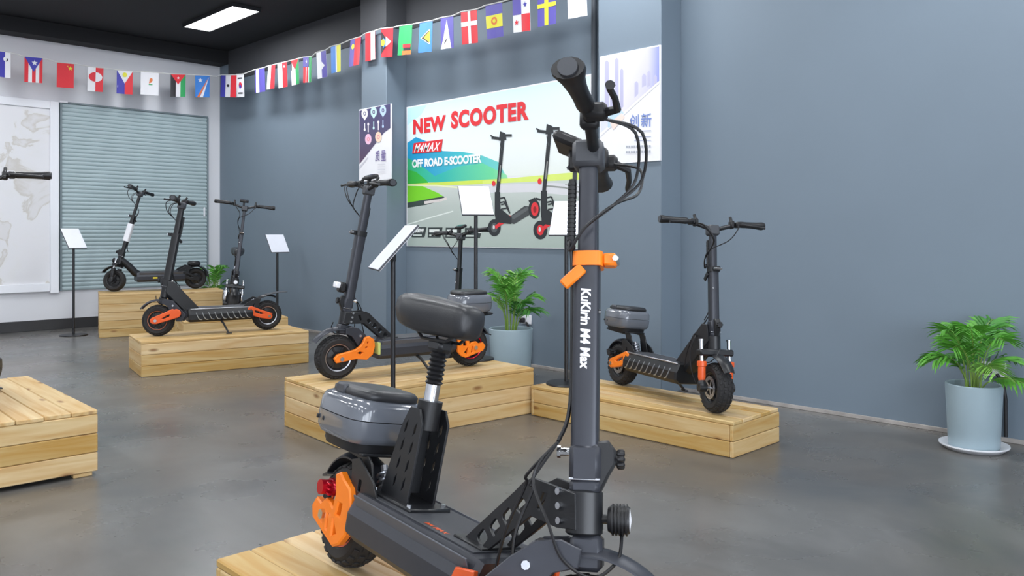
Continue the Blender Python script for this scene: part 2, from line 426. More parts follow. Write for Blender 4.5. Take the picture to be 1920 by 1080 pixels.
plinth('low pine plinth against the wall under the scooter seen head-on with chrome forks', (3.24, 7.68), math.radians(-15), .98, .58, ZC2, 3, 'x', 5)
plinth('pine plinth under the trunk scooter with L-shaped orange swingarms beside the big banner', (2.34, 3.64), math.radians(-5), 1.33, .66, ZD, 3, 'x', 5)
plinth('low two-row pine plinth under the scooter with orange fork shocks', (3.615, 2.12), math.radians(0), .47, 1.38, ZE, 2, 'y', 5)
plinth('pine plinth under the large scooter with saddle, partly below the picture', (.93, .52), math.radians(0), .47, 1.49, ZF, 3, 'y', 5)

# ------------------------------------------------------------------ sign stands
M_POLE = mat('stand_black', (26, 27, 31), .4, noise=.05)
M_SIGN = mat('sign_white', (232, 234, 243), .45, noise=.01)
M_SIGNE = mat('sign_edge', (70, 72, 78), .5, noise=.02)
def stand(label, x, y, z0, ztop, phi, w_=.30, rise=.205, back=.16, base=.14):
    """phi: turn of the board in plan; the board leans back as it rises"""
    r = empty('sign_stand', (x, y, z0), 0, label, 'sign stand', 'black sign stands with white boards')
    b = MB(); b.lathe([(.001, 0), (base, 0), (base+.002, .004), (base-.004, .012), (.03, .017), (.001, .018)], 40); b.build('base', M_POLE, r)
    zt = ztop-z0; zc = zt-rise/2
    MB().cyl((0, 0, .015), (0, 0, zc-.06), .0125).build('pole', M_POLE, r)
    MB().box((0, 0, zc-.050), (.026, .026, .05), .005).build('bracket', M_POLE, r)
    wa = Vector((math.cos(phi), math.sin(phi), 0)); bk = Vector((-math.sin(phi), math.cos(phi), 0))
    sl = (Vector((0, 0, rise))+bk*back); n = wa.cross(sl).normalized()
    m = Matrix((wa, sl.normalized(), n)).transposed().to_4x4(); m.translation = Vector((0, 0, zc))
    bd = MB().box((0, 0, 0), (w_, sl.length, .010), .002, m).build('board', M_SIGNE, r)
    for sgn in (1, -1): MB().box((0, 0, sgn*.0062), (w_-.006, sl.length-.006, .003), .001, m).build('sign_sheet', M_SIGN, bd)
    return r
def camphi(deg): return -YAW+math.radians(deg)       # plan angle measured from the camera's right-hand axis
x, y = up(138, 629, 0); stand('sign stand with black disc base in front of the roller shutter', x, y, 0, 1.165, camphi(60), .21, .215, .16)
x, y = up(520, 624, 0); stand('sign stand by the plain grey wall past the far plinths', x, y, 0, 1.10, camphi(45), .225, .20, .14)
x, y = up(737, 842, 0); stand('sign stand with steep narrow-looking board before the front of the trunk scooter', x, y, 0, 1.147, camphi(-72), .33, .225, .20, .11)
x, y = 3.64, 4.03; stand('sign stand on the plinth top in front of the banner, its board covering printed wheels', x, y, ZD, 1.42, camphi(15), .215, .195, .15, .12)
x, y = up(1062, 720, ZE); stand('sign stand with black disc base on the low plinth at the banner edge', x, y, ZE, 1.308, camphi(-18), .19, .215, .14, .125)

# ------------------------------------------------------------------ potted palms
M_POT = mat('grey_blue_pot_glaze', (159, 178, 187), .35, noise=.03, nscale=6)
M_SOIL = mat('dark_soil', (52, 42, 34), .9, noise=.3, nscale=60, bump=.5, bscale=120)
M_LEAF = [mat('leaf_green', (92, 160, 58), .45, noise=.2, nscale=30), mat('leaf_mid_green', (64, 130, 48), .45, noise=.2, nscale=30), mat('leaf_light_green', (132, 186, 82), .45, noise=.2, nscale=30)]
M_STALK = mat('leaf_stalk', (126, 158, 70), .5, noise=.1)
def palm(label, x, y, r1, h, nf, spread, top, seed, saucer=True, droop=None):
    rnd = random.Random(seed)
    p = empty('potted_palm', (x, y, 0), 0, label, 'plant', 'potted palms along the walls')
    r0 = r1*.86; b = .012 if saucer else 0
    if saucer:
        MB().lathe([(.001, 0), (r1*1.02, 0), (r1*1.22, .022), (r1*1.22, .028), (r1*1.17, .028), (r1*.99, .010), (.001, .010)], 40).build('saucer', M_WHT, p)
    MB().lathe([(.001, b), (r0, b), (r0+.004, b+.006), (r1, h-.004), (r1-.004, h), (r1-.012, h-.002), (r1-.014, h-.05), (.001, h-.05)], 40).build('pot', M_POT, p)
    MB().lathe([(.001, h-.03), (r1*.5, h-.026), (r1-.014, h-.038), (r1-.014, h-.05), (.001, h-.05)], 24).build('soil', M_SOIL, p)
    for i in range(nf):
        a = 2*math.pi*i/nf+rnd.uniform(-.35, .35); up_ = rnd.uniform(.35, 1.0) if i % 3 else 1.0
        rad = spread*(1.08-.55*up_)*rnd.uniform(.75, 1.15) if droop is None or i not in droop else spread*1.15
        zt = h+top*up_*rnd.uniform(.85, 1.05)
        if droop and i in droop: zt = h+top*.25
        bx, by = math.cos(a)*r1*.35*rnd.random(), math.sin(a)*r1*.35*rnd.random()
        if math.hypot(x+math.cos(a)*rad, 0) and x+math.cos(a)*rad > WX-.06: rad *= .45
        pts = []
        for k in range(9):
            t = k/8
            pts.append(Vector((bx+math.cos(a)*rad*t**1.7, by+math.sin(a)*rad*t**1.7, h-.035+(zt-h+.035)*(1-(1-t)**1.7)-(.25*rad*t**4))))
        m = MB(); m.m = 1; m.tube(pts, [.0045-.0035*k/8 for k in range(9)], 5); m.m = 0
        for k in range(18):
            t = .36+.64*k/17; j = t*8; i0 = min(int(j), 7); q = pts[i0].lerp(pts[i0+1], j-i0); d = (pts[i0+1]-pts[i0]).normalized()
            sd = d.cross(Vector((0, 0, 1)));  sd = sd.normalized() if sd.length > .05 else Vector((math.sin(a), -math.cos(a), 0))
            ll = spread*.62*(1-abs(t-.68)*1.2)*rnd.uniform(.8, 1.15)
            for sg in (-1, 1):
                dr = (sd*sg*.8+d*.75+Vector((0, 0, rnd.uniform(-.28, .12)))).normalized(); wv = dr.cross(sd*sg+Vector((0, 0, .9))).normalized()*ll*.055
                nn = dr.cross(wv).normalized()*.0015
                a0, a1, a2, a3 = q, q+dr*ll*.3, q+dr*ll*.65-Vector((0, 0, .06*ll)), q+dr*ll-Vector((0, 0, .22*ll))
                m.add([a0, a1+wv, a1-nn*2, a1-wv, a2+wv*.85, a2-nn*2, a2-wv*.85, a3], [[0, 2, 1], [0, 3, 2], [1, 2, 5, 4], [2, 3, 6, 5], [4, 5, 7], [5, 6, 7]])
        m.build('frond', [M_LEAF[rnd.choice((0, 0, 1, 2))], M_STALK], p, smooth=60)
    return p
x, y = up(1826, 841, 0)
palm('potted palm on a white saucer against the bare grey wall', x, y, .133, .335, 16, .25, .34, 3, True, (12,))
x, y = up(958, 715, 0)
palm('wide potted palm behind the pine plinth below the banner', x, y, .165, .40, 18, .22, .44, 11, False)
palm('potted palm tucked in the far corner behind the tall plinth', 4.60, 9.98, .14, .34, 14, .20, .38, 23, False)

# wall sockets with cable behind the palms
def socket(label, px, py):
    y_, z_ = on_x(px, py, WX)
    r = empty('wall_socket', (WX, y_, z_), 0, label, 'socket', 'wall sockets with black cable')
    MB().box((-.006, 0, 0), (.012, .12, .075), .004).build('plate', M_WHT, r)
    MB().box((-.03, .028, -.005), (.04, .045, .04), .006).build('plug', M_BLKP, r)
    MB().tube([(-.03, -.02, -.02), (-.03, -.05, -.06), (-.02, -.06, -.15), (-.016, -.06, -z_+.03)], .009, 8).build('cable', M_BLKP, r)
socket('white wall socket with black plug behind the palm on the saucer', 1864, 692)
socket('white wall socket with black plug behind the wide palm', 988, 599)

# ------------------------------------------------------------------ printed boards
def cmat(rgb): return mat('print_%02x%02x%02x' % tuple(rgb), rgb, .55, noise=.015, nscale=8)
class Print:
    """flat print on a board that faces -x: shapes are given by the photo pixels they cover, laid on the board plane"""
    def __init__(s, X): s.X = X; s.mb = MB(); s.mb.keep = True; s.mats = []; s.k = 0
    def p3(s, px, py, lay): y_, z_ = on_x(px, py, s.X); return Vector((s.X-.0010-.0001*lay, y_, z_))
    def use(s, m):
        if isinstance(m, tuple): m = cmat(m)
        if m not in s.mats: s.mats.append(m)
        s.mb.m = s.mats.index(m)
    def poly(s, pts, m):
        s.k += 1; s.use(m); vs_ = [s.p3(a, b, s.k) for a, b in pts]
        bm = bmesh.new(); f = bm.faces.new([bm.verts.new(v) for v in vs_]); f.normal_update()
        if f.normal.x > 0: f.normal_flip()
        r = bmesh.ops.triangulate(bm, faces=[f]); bm.verts.index_update()
        s.mb.add([v.co.copy() for v in bm.verts], [[v.index for v in g.verts] for g in bm.faces]); bm.free()
    def stroke(s, pts, wd, m):
        for (a, b), (c, d) in zip(pts[:-1], pts[1:]):
            l = math.hypot(c-a, d-b) or 1; nx, ny = -(d-b)/l*wd/2, (c-a)/l*wd/2
            s.poly([(a+nx, b+ny), (c+nx, d+ny), (c-nx, d-ny), (a-nx, b-ny)], m); s.k -= 1
        s.k += 1
    def disc(s, cx, cy, rx, ry, m, n=24): s.poly([(cx+rx*math.cos(2*math.pi*i/n), cy+ry*math.sin(2*math.pi*i/n)) for i in range(n)], m)
    def text(s, txt, bl, br, tl, m, bold=.02, shear=0, space=1.0):
        """lettering fitted to the parallelogram bottom-left, bottom-right, top-left (pixels)"""
        s.k += 1; s.use(m)
        o = s.p3(*bl, s.k); e1 = s.p3(*br, s.k)-o; e2 = s.p3(*tl, s.k)-o
        M_ = Matrix((e1, e2, Vector((-1, 0, 0)))).transposed().to_4x4(); M_.translation = o
        s.mb.text(txt, bold, M_, (1, 1), shear, 0, space)
    def build(s, name, parent): return s.mb.build(name, s.mats, parent, smooth=0)

def gradient(name, stops, axis, lo, hi):
    m = bpy.data.materials.new(name); m.use_nodes = True; nt = m.node_tree; N = nt.nodes; L = nt.links
    b = N['Principled BSDF']; b.inputs['Roughness'].default_value = .5
    g = N.new('ShaderNodeTexCoord'); sp = N.new('ShaderNodeSeparateXYZ'); L.new(g.outputs['Object'], sp.inputs[0])
    r = N.new('ShaderNodeMapRange'); r.inputs[1].default_value = lo; r.inputs[2].default_value = hi; L.new(sp.outputs[axis], r.inputs[0])
    cr = N.new('ShaderNodeValToRGB'); e = cr.color_ramp.elements
    while len(e) < len(stops): e.new(.5)
    for i, (p, c) in enumerate(stops): e[i].position = p; e[i].color = (*s2l(c), 1)
    L.new(r.outputs[0], cr.inputs[0]); L.new(cr.outputs[0], b.inputs['Base Color'])
    return m

# big banner
XB = WX-.016
y0, z1 = on_x(762, 200, XB); y1, _ = on_x(1108, 140, XB); z0 = on_x(762, 462, XB)[1]; z1 = (z1+on_x(1100, 141, XB)[1])/2
bn = empty('banner_board', (0, 0, 0), 0, 'wide banner reading NEW SCOOTER with printed scooters and green hills', 'poster')
bn.location = (XB, (y0+y1)/2, z0)
def place(o, par):                        # keep world placement of a part under its board
    o.location = -par.location; return o
place(MB().box((XB+.0070, (y0+y1)/2, (z0+z1)/2), (.014, abs(y1-y0), z1-z0), .002).build('panel', M_PRINTW, bn), bn)
sky = gradient('banner_sky', [(0, (236, 242, 232)), (.45, (240, 246, 248)), (.8, (226, 244, 250)), (1, (214, 240, 250))], 2, 1.5, 2.36)
rdm = gradient('banner_road', [(0, (176, 190, 182)), (.6, (190, 200, 194)), (1, (214, 220, 216))], 2, 1.0, 1.6)
hill = gradient('banner_hills', [(0, (232, 242, 236)), (.28, (120, 214, 206)), (.55, (70, 196, 204)), (.85, (36, 154, 206)), (1, (36, 168, 214))], 1, 4.55, 6.5)
hill2 = gradient('banner_hills_low', [(0, (226, 240, 200)), (.35, (112, 220, 160)), (.7, (48, 188, 178)), (1, (60, 190, 120))], 1, 4.55, 6.5)
pr = Print(XB)
pr.poly([(764, 202), (1106, 142), (1106, 330), (764, 330)], sky)
pr.poly([(764, 203), (800, 197), (790, 215), (764, 235)], (196, 236, 246)); 
pr.poly([(764, 268), (780, 257), (800, 265), (830, 283), (870, 285), (905, 292), (935, 304), (950, 332), (764, 332)], hill)
pr.poly([(764, 296), (772, 300), (800, 318), (815, 330), (860, 312), (905, 306), (950, 328), (955, 342), (764, 342)], hill2)
pr.poly([(764, 318), (780, 322), (800, 338), (806, 348), (764, 348)], (58, 186, 66))
pr.poly([(764, 345), (1106, 326), (1106, 338), (905, 348), (764, 352)], (214, 234, 92))
pr.poly([(905, 339), (1088, 322), (1106, 330), (1106, 340), (905, 349)], (222, 240, 120))
pr.poly([(764, 351), (905, 345), (1106, 336), (1106, 466), (764, 461)], rdm)
pr.poly([(905, 347), (1040, 343), (1106, 346), (1106, 370), (1000, 360), (905, 362)], (222, 222, 226))
pr.poly([(764, 346), (790, 348), (822, 362), (834, 370), (764, 380)], (126, 216, 40))
pr.poly([(764, 380), (800, 374), (832, 368), (836, 374), (800, 384), (764, 390)], (60, 74, 70))
pr.stroke([(796, 380), (824, 376), (838, 372)], 5, (226, 218, 214))
pr.stroke([(764, 421), (800, 410), (850, 396)], 2.2, (232, 240, 234))
pr.stroke([(764, 347), (820, 348), (862, 352)], 3, (236, 240, 200))
pr.stroke([(1020, 348), (1060, 352), (1104, 366)], 3, (150, 154, 150))
pr.stroke([(1060, 346), (1104, 354)], 2, (168, 170, 168))
place(pr.build('printed_scene', bn), bn)
def toy(x0, y0_, sc, pr, half=False, seat=False):   # printed scooter: stem foot at (x0,y0), sc = scale
    K = (42, 46, 50); R_ = (232, 52, 60); G = (84, 90, 92)
    P_ = lambda a, b: (x0+a*sc, y0_+b*sc)
    pr.disc(*P_(-7, 43), 12*sc, 16*sc, K); pr.disc(*P_(-7, 43), 6*sc, 9*sc, G if not half else R_); pr.disc(*P_(-8, 42), 2*sc, 4*sc, (220, 220, 220))
    if not half:
        pr.poly([P_(22, 22), P_(50, 2), P_(62, 4), P_(60, 18), P_(30, 36), P_(24, 34)], (70, 74, 76)); pr.poly([P_(22, 24), P_(54, 4), P_(62, 6), P_(30, 27)], (96, 100, 102))
        pr.disc(*P_(68, 8), 11*sc, 18*sc, K); pr.disc(*P_(69, 8), 7*sc, 13*sc, R_); pr.disc(*P_(69, 9), 3*sc, 6*sc, (150, 30, 36)); pr.stroke([P_(58, -6), P_(70, -12), P_(80, -9)], 4*sc, K)
    pr.poly([P_(12, 18), P_(24, 20), P_(22, 30), P_(8, 32)], R_)
    pr.poly([P_(-6, 40), P_(6, 30), P_(8, 20), P_(18, 20), P_(16, 32), P_(6, 38), P_(-4, 46)], R_)
    pr.poly([P_(-5, 8), P_(6, 8), P_(26, 24), P_(25, 36), P_(4, 34), P_(-5, 30)], K)
    pr.poly([P_(-6, -24), P_(4, -24), P_(5, 22), P_(-6, 22)], K)
    for q in (0, 8): pr.stroke([P_(4, -12+q), P_(12, -14+q), P_(22, 16)], 2.6*sc, K)
    pr.stroke([P_(6, 8), P_(19, 6)], 2.4*sc, K); pr.stroke([P_(6, 0), P_(16, -3)], 2.4*sc, K)
    pr.stroke([P_(-1, -20), P_(3, -60), P_(9, -124)], 6.5*sc, K); pr.stroke([P_(2, -44), P_(5, -74)], 2*sc, (150, 150, 146))
    pr.disc(*P_(-8, -40), 3.5*sc, 5*sc, R_)
    pr.stroke([P_(-12, -126), P_(4, -124), P_(14, -130), P_(26, -130)], 5*sc, K); pr.poly([P_(2, -120), P_(4, -138), P_(14, -134), P_(16, -122)], K)
    pr.stroke([P_(-14, -130), P_(-4, -124)], 3*sc, K); pr.stroke([P_(4, -118), P_(5, -108), P_(8, -100)], 1.2*sc, G)
for a_ in ((934, 384, 1.0, False), (1021, 384, 1.1, True)):
    pr = Print(XB-.0025); toy(a_[0], a_[1], a_[2], pr, a_[3]); place(pr.build('printed_scooter', bn), bn)
K = (42, 46, 50)
pr = Print(XB-.0025)
pr.poly([(1062, 314), (1068, 308), (1090, 302), (1098, 306), (1098, 317), (1064, 318)], (66, 70, 78)); pr.stroke([(1078, 316), (1077, 372)], 8, (60, 64, 70)); pr.stroke([(1076, 322), (1082, 322)], 6, K)
place(pr.build('printed_saddle', bn), bn)
for cx_, tx in ((773, 0), (803, 1), (836, 2), (872, 3)):
    pr = Print(XB-.0025); wd = 27 if tx < 3 else 32; y_ = 426+tx*.4
    pr.poly([(cx_, y_), (cx_+wd, y_), (cx_+wd-4, y_+19), (cx_-1, y_+19)], (52, 62, 62))
    if tx == 0: pr.text('1000W', (cx_+2, y_+10.5), (cx_+wd-5, y_+10.5), (cx_+2.5, y_+2.5), (240, 243, 240), .05)
    elif tx == 3: pr.poly([(897, 437), (896, 430), (900, 427), (904, 432), (903, 437)], (240, 243, 240)); pr.stroke([(876, 433), (892, 433)], 4, (236, 240, 238))
    else: pr.stroke([(cx_+2, y_+6.5), (cx_+wd-6, y_+6.5)], 6, (232, 238, 234))
    pr.stroke([(cx_+2, y_+15), (cx_+wd-9, y_+15)], 3, (206, 216, 210))
    place(pr.build('printed_badge', bn), bn)
pr = Print(XB-.0042)
RD = (226, 44, 52)
pr.text('NEW', (775, 252), (836, 244.5), (775, 224), RD, .05, 0, 1.1); pr.text('SCOOTER', (846, 242), (991.5, 224.5), (846, 209), RD, .05, 0, 1.12)
pr.poly([(776, 268.5), (830.5, 261), (827, 284), (773, 288)], RD)
pr.text('M4MAX', (776, 286), (824, 282.5), (778.5, 270), (250, 246, 248), .02, .25, 1.12)
pr.text('OFF ROAD E-SCOOTER', (773, 315), (903, 305), (773, 299.5), (248, 252, 252), .045, 0, .96)
place(pr.build('printed_lettering', bn), bn)

# narrow dark poster on the far pillar
XP = PX_-.014
def board(name, label, px0, pxt0, px1, pxt1, pyb, XP):
    ya, za = on_x(px0, pxt0, XP); yb, zb_ = on_x(px1, pxt1, XP); zc = on_x(px1, pyb, XP)[1]; zt = (za+zb_)/2
    r = empty(name, (XP, (ya+yb)/2, zc), 0, label, 'poster')
    place(MB().box((XP+.0085, (ya+yb)/2, (zc+zt)/2), (.016, abs(ya-yb), zt-zc), .002).build('panel', M_PRINTW, r), r)
    return r
p1 = board('wall_poster', 'narrow poster with dark purple top, white and pink pin icons on the pillar', 673, 207, 733, 192.5, 336, XP)
pr = Print(XP)
PU = gradient('poster_purple', [(0, (92, 62, 84)), (.45, (86, 80, 112)), (1, (70, 66, 112))], 2, 1.75, 2.4)
pr.poly([(674, 208), (732, 194.5), (732, 240), (720, 249), (674, 308)], PU)
pr.poly([(674, 312), (690, 294), (690, 297), (674, 318)], (206, 206, 216))
for cx_, cy_, c in ((684, 213, (246, 246, 250)), (701, 210, (200, 232, 236)), (718.5, 207, (190, 214, 250))):
    pr.disc(cx_, cy_, 6, 9.5, c); pr.poly([(cx_-4.5, cy_+5), (cx_+4.5, cy_+5), (cx_, cy_+13)], c); pr.disc(cx_, cy_, 2.6, 4, (96, 92, 128)); pr.disc(cx_, cy_, 1.3, 2, c)
    pr.stroke([(cx_, cy_+18), (cx_, cy_+28)], 1.6, c); pr.disc(cx_, cy_+30, 1.8, 3, c)
for cx_, cy_, c in ((691, 261, (244, 196, 222)), (710, 257, (246, 214, 190))):
    pr.disc(cx_, cy_, 6, 10, c); pr.disc(cx_, cy_, 2.6, 4, (236, 150, 160)); pr.disc(cx_, cy_, 1.3, 2.2, c)
    pr.stroke([(cx_, cy_-13), (cx_, cy_-26)], 1.8, (236, 228, 240)); pr.disc(cx_, cy_-28, 1.9, 3, (236, 228, 240))
pr.text('质', (704, 303), (712.5, 302), (704, 283), (118, 104, 158), .01); pr.text('量', (715, 302), (724, 301), (715, 282.5), (118, 104, 158), .01)
for q in range(4): pr.stroke([(709, 308+q*5), (723, 307.5+q*5)], 1.2, (206, 206, 214))
place(pr.build('printed_artwork', p1), p1)
# pale poster on the near pillar
p2 = board('wall_poster', 'pale lilac poster with city skyline and blue characters on the pillar', 1124, 105, 1238, 85, 301, XP)
pr = Print(XP)
LI = gradient('poster_lilac', [(0, (128, 140, 226)), (.2, (206, 204, 236)), (.6, (226, 222, 238)), (1, (216, 220, 236))], 1, 3.3, 3.84)
pr.poly([(1126, 107), (1236, 87), (1236, 152), (1196, 187), (1126, 250)], LI)
for a, b, c in ((1134, 113, 8), (1153, 108, 7), (1204, 138, 8), (1214, 132, 6), (1190, 152, 7), (1226, 140, 6), (1144, 150, 7), (1163, 128, 6)):
    pr.poly([(a, b+4), (a+c/2, b), (a+c, b+4), (a+c, 176 if a > 1185 else 200), (a, 184 if a > 1185 else 206)] if a < 1200 else [(a, b+4), (a+c/2, b), (a+c, b+4), (a+c, 160), (a, 164)], (186, 184, 212))
pr.poly([(1126, 250), (1196, 187), (1236, 152), (1236, 156), (1198, 190), (1126, 256)], (244, 242, 248))
pr.poly([(1140, 206), (1160, 200), (1170, 212), (1150, 236), (1140, 240)], (190, 214, 236)); pr.poly([(1144, 230), (1166, 212), (1172, 220), (1150, 244)], (240, 218, 208))
pr.text('创', (1181, 240), (1198, 239), (1181, 215), (120, 140, 200), .01); pr.text('新', (1202, 239), (1222, 237.5), (1202, 213), (120, 140, 200), .01)
for k_, (a, b) in enumerate(((246, 1195), (257, 1190), (264, 1190))): pr.stroke([(b, a), (1221, a-1)], 1.6, (170, 176, 200))
for k_, a in enumerate((274, 284)):
    for q in range(10): pr.stroke([(1174+q*4.8, a+1-q*.1), (1177.4+q*4.8, a+1-q*.1)], 4, (176, 180, 190))
place(pr.build('printed_artwork', p2), p2)

# ------------------------------------------------------------------ flag bunting
BL, RE, WH, YE, GR, BK, LB, OR, PUR = (64, 62, 170), (222, 44, 56), (232, 232, 236), (228, 222, 56), (44, 160, 92), (40, 40, 44), (64, 132, 214), (226, 120, 60), (92, 84, 172)
def rc(a, b, c, d): return [(a, b), (c, b), (c, d), (a, d)]
def star(cx, cy, r, asp=.68): return [(cx+(r if i % 2 == 0 else r*.42)*math.sin(i*math.pi/5)/asp, cy+(r if i % 2 == 0 else r*.42)*math.cos(i*math.pi/5)) for i in range(10)]
def circ(cx, cy, r, asp=.68): return [(cx+r*math.cos(i*math.pi/8)/asp, cy+r*math.sin(i*math.pi/8)) for i in range(16)]
# (left px, right px, top px row at the left, at the right, description, base colour, shapes in 0..1 across / 0..1 up)
FLAGS = [
 (-8, 20, 95, 99, 'flag split blue and white with a small dark emblem', WH, [(BL, rc(0, 0, .62, 1)), (BK, circ(.72, .7, .07)), (WH, circ(.62, .72, .08))]),
 (46, 80, 106, 109, 'red and white striped flag with blue triangle and white star', RE, [(WH, rc(.22, 0, .42, 1)), (WH, rc(.62, 0, .82, 1)), (BL, [(0, 1), (1, 1), (.5, .42)]), (WH, star(.55, .78, .12))]),
 (107, 139, 117, 120, 'red flag with a small yellow star', RE, [(YE, star(.78, .80, .10)), (YE, star(.62, .88, .03))]),
 (165, 194, 125, 128, 'flag half white and half red with a counterchanged circle', WH, [(RE, rc(.5, 0, 1, 1)), (RE, [(.5+.30*math.cos(a/8*math.pi+math.pi/2)/.68, .6+.2*math.sin(a/8*math.pi+math.pi/2)) for a in range(9)]), (WH, [(.5+.30*math.cos(a/8*math.pi-math.pi/2)/.68, .6+.2*math.sin(a/8*math.pi-math.pi/2)) for a in range(9)])]),
 (219, 249, 131, 134, 'blue and red flag with white triangle and yellow sun', WH, [(BL, [(0, 1), (0, 0), (.5, 0), (.5, .45)]), (RE, [(1, 1), (1, 0), (.5, 0), (.5, .45)]), (YE, circ(.5, .82, .1))]),
 (264, 298, 134, 137, 'white flag with a small orange map shape', WH, [(OR, [(.45, .5), (.6, .56), (.66, .66), (.62, .76), (.5, .72)]), (GR, rc(.44, .44, .64, .48))]),
 (320, 348, 139, 140, 'black, white and green flag with red triangle', WH, [(BK, rc(0, 0, .36, 1)), (GR, rc(.66, 0, 1, 1)), (RE, [(0, 1), (1, 1), (.5, .55)]), (WH, star(.5, .84, .07))]),
 (366, 393, 141, 142, 'blue flag with white star and orange and white diagonals', LB, [(OR, [(.12, 0), (.3, 0), (.95, .95)]), (WH, [(.32, 0), (.52, 0), (.97, .95)]), (WH, star(.35, .78, .12))]),
 (415, 444, 141, 141, 'blue, white and red flag with a dark emblem', WH, [(BL, rc(0, 0, .3, 1)), (RE, rc(.64, 0, 1, 1)), (BK, circ(.47, .52, .06))]),
 (443, 457, 140, 139, 'white flag with red circle and black bars', WH, [(RE, circ(.5, .52, .14)), (BL, circ(.5, .46, .09)), (BK, rc(.2, .8, .8, .86)), (BK, rc(.2, .14, .8, .2))]),
 (478, 496, 131, 127, 'flag with white and deep blue bands', PUR, [(WH, rc(.12, 0, .42, 1))]),
 (503, 516, 124, 121, 'flag half white and half red', RE, [(WH, rc(0, 0, .45, 1))]),
 (520, 538, 120, 116, 'white flag with red band and white star', WH, [(RE, rc(.5, 0, 1, 1)), (WH, star(.7, .84, .08))]),
 (545, 560, 114, 110, 'white and green flag with red triangle at the top', WH, [(GR, rc(.58, 0, 1, 1)), (RE, [(0, 1), (1, 1), (.5, .62)]), (BK, rc(.0, .97, .12, .6))]),
 (569, 585, 108, 106, 'red, white and green striped flag with blue top', WH, [(RE, rc(.0, 0, .3, .62)), (RE, rc(.42, 0, .56, .62)), (GR, rc(.68, 0, 1, 1)), (PUR, rc(0, .62, .66, 1)), (WH, star(.4, .82, .09))]),
 (593, 611, 99, 94, 'flag half white and half violet blue', WH, [(PUR, rc(.5, 0, 1, 1)), (WH, [(.5, .3), (.8, .45), (.5, .62)])]),
 (620, 639, 88, 83, 'light blue and yellow flag', LB, [(YE, rc(.6, 0, 1, 1)), (WH, rc(.5, 0, .6, 1))]),
 (657, 677, 75, 69, 'blue and red flag with yellow crown', PUR, [(RE, rc(.45, 0, 1, 1)), (YE, circ(.3, .72, .1))]),
 (685, 703, 63, 58, 'flag half red and half white', RE, [(WH, rc(.56, 0, 1, 1))]),
 (715, 737, 54, 52, 'red flag with black, blue and white triangle', RE, [(BK, [(.02, .9), (.02, .1), (.7, .5)]), (LB, [(.2, .68), (.2, .32), (.7, .5)]), (WH, [(.42, .72), (.42, .36), (.9, .52)]), (YE, circ(.2, .5, .12))]),
 (749, 773, 49, 46, 'green flag with small red, black and orange bars', GR, [(OR, rc(.3, 0, 1, .14)), (BK, rc(.42, .14, .95, .24)), (RE, rc(.36, .24, .95, .36))]),
 (787, 811, 43, 39, 'light blue flag with yellow and black triangle', LB, [(WH, [(.12, .48), (.85, .76), (.85, .24)]), (BK, [(.2, .48), (.8, .7), (.8, .28)]), (YE, [(.38, .48), (.85, .68), (.85, .3)])]),
 (826, 850, 34, 30, 'violet blue flag with a tall white triangle', PUR, [(WH, [(0, 0), (.8, 0), (.5, .92)]), (BK, [(.2, .14), (.4, .2), (.58, .34), (.4, .28)])]),
 (864, 894, 23, 18, 'red flag with white cross', RE, [(WH, rc(.44, 0, .6, 1)), (WH, rc(0, .54, 1, .68))]),
 (910, 941, 11, 4, 'blue and yellow banded flag with red emblem', PUR, [(YE, rc(0, .3, 1, .68)), (OR, circ(.5, .5, .12)), (YE, circ(.5, .5, .06))]),
 (961, 993, -3, -9, 'flag quartered in blue, white and red with stars', WH, [(PUR, rc(0, .5, .5, 1)), (RE, rc(.5, 0, 1, .5)), (BL, star(.74, .76, .09)), (RE, star(.24, .28, .09))]),
 (1008, 1042, -16, -24, 'blue flag with yellow cross', PUR, [(YE, rc(.38, 0, .60, 1)), (YE, rc(0, .5, 1, .62))]),
 (1063, 1098, -34, -42, 'plain white flag', WH, []),
]
bu = empty('flag_bunting', (4.64, 10.15, 3.0), 0, 'white string of small national flags strung along both walls under the ceiling', 'bunting')
cA, cB, cC = (-1.0, 10.22), (4.72, 10.16), (4.655, 6.6)
cD = (4.655, 3.4)
tops = []
def seg(px): return (cA, cB) if px < 413 else ((cB, cC) if px < 706 else (cC, cD))
m_flag = {}
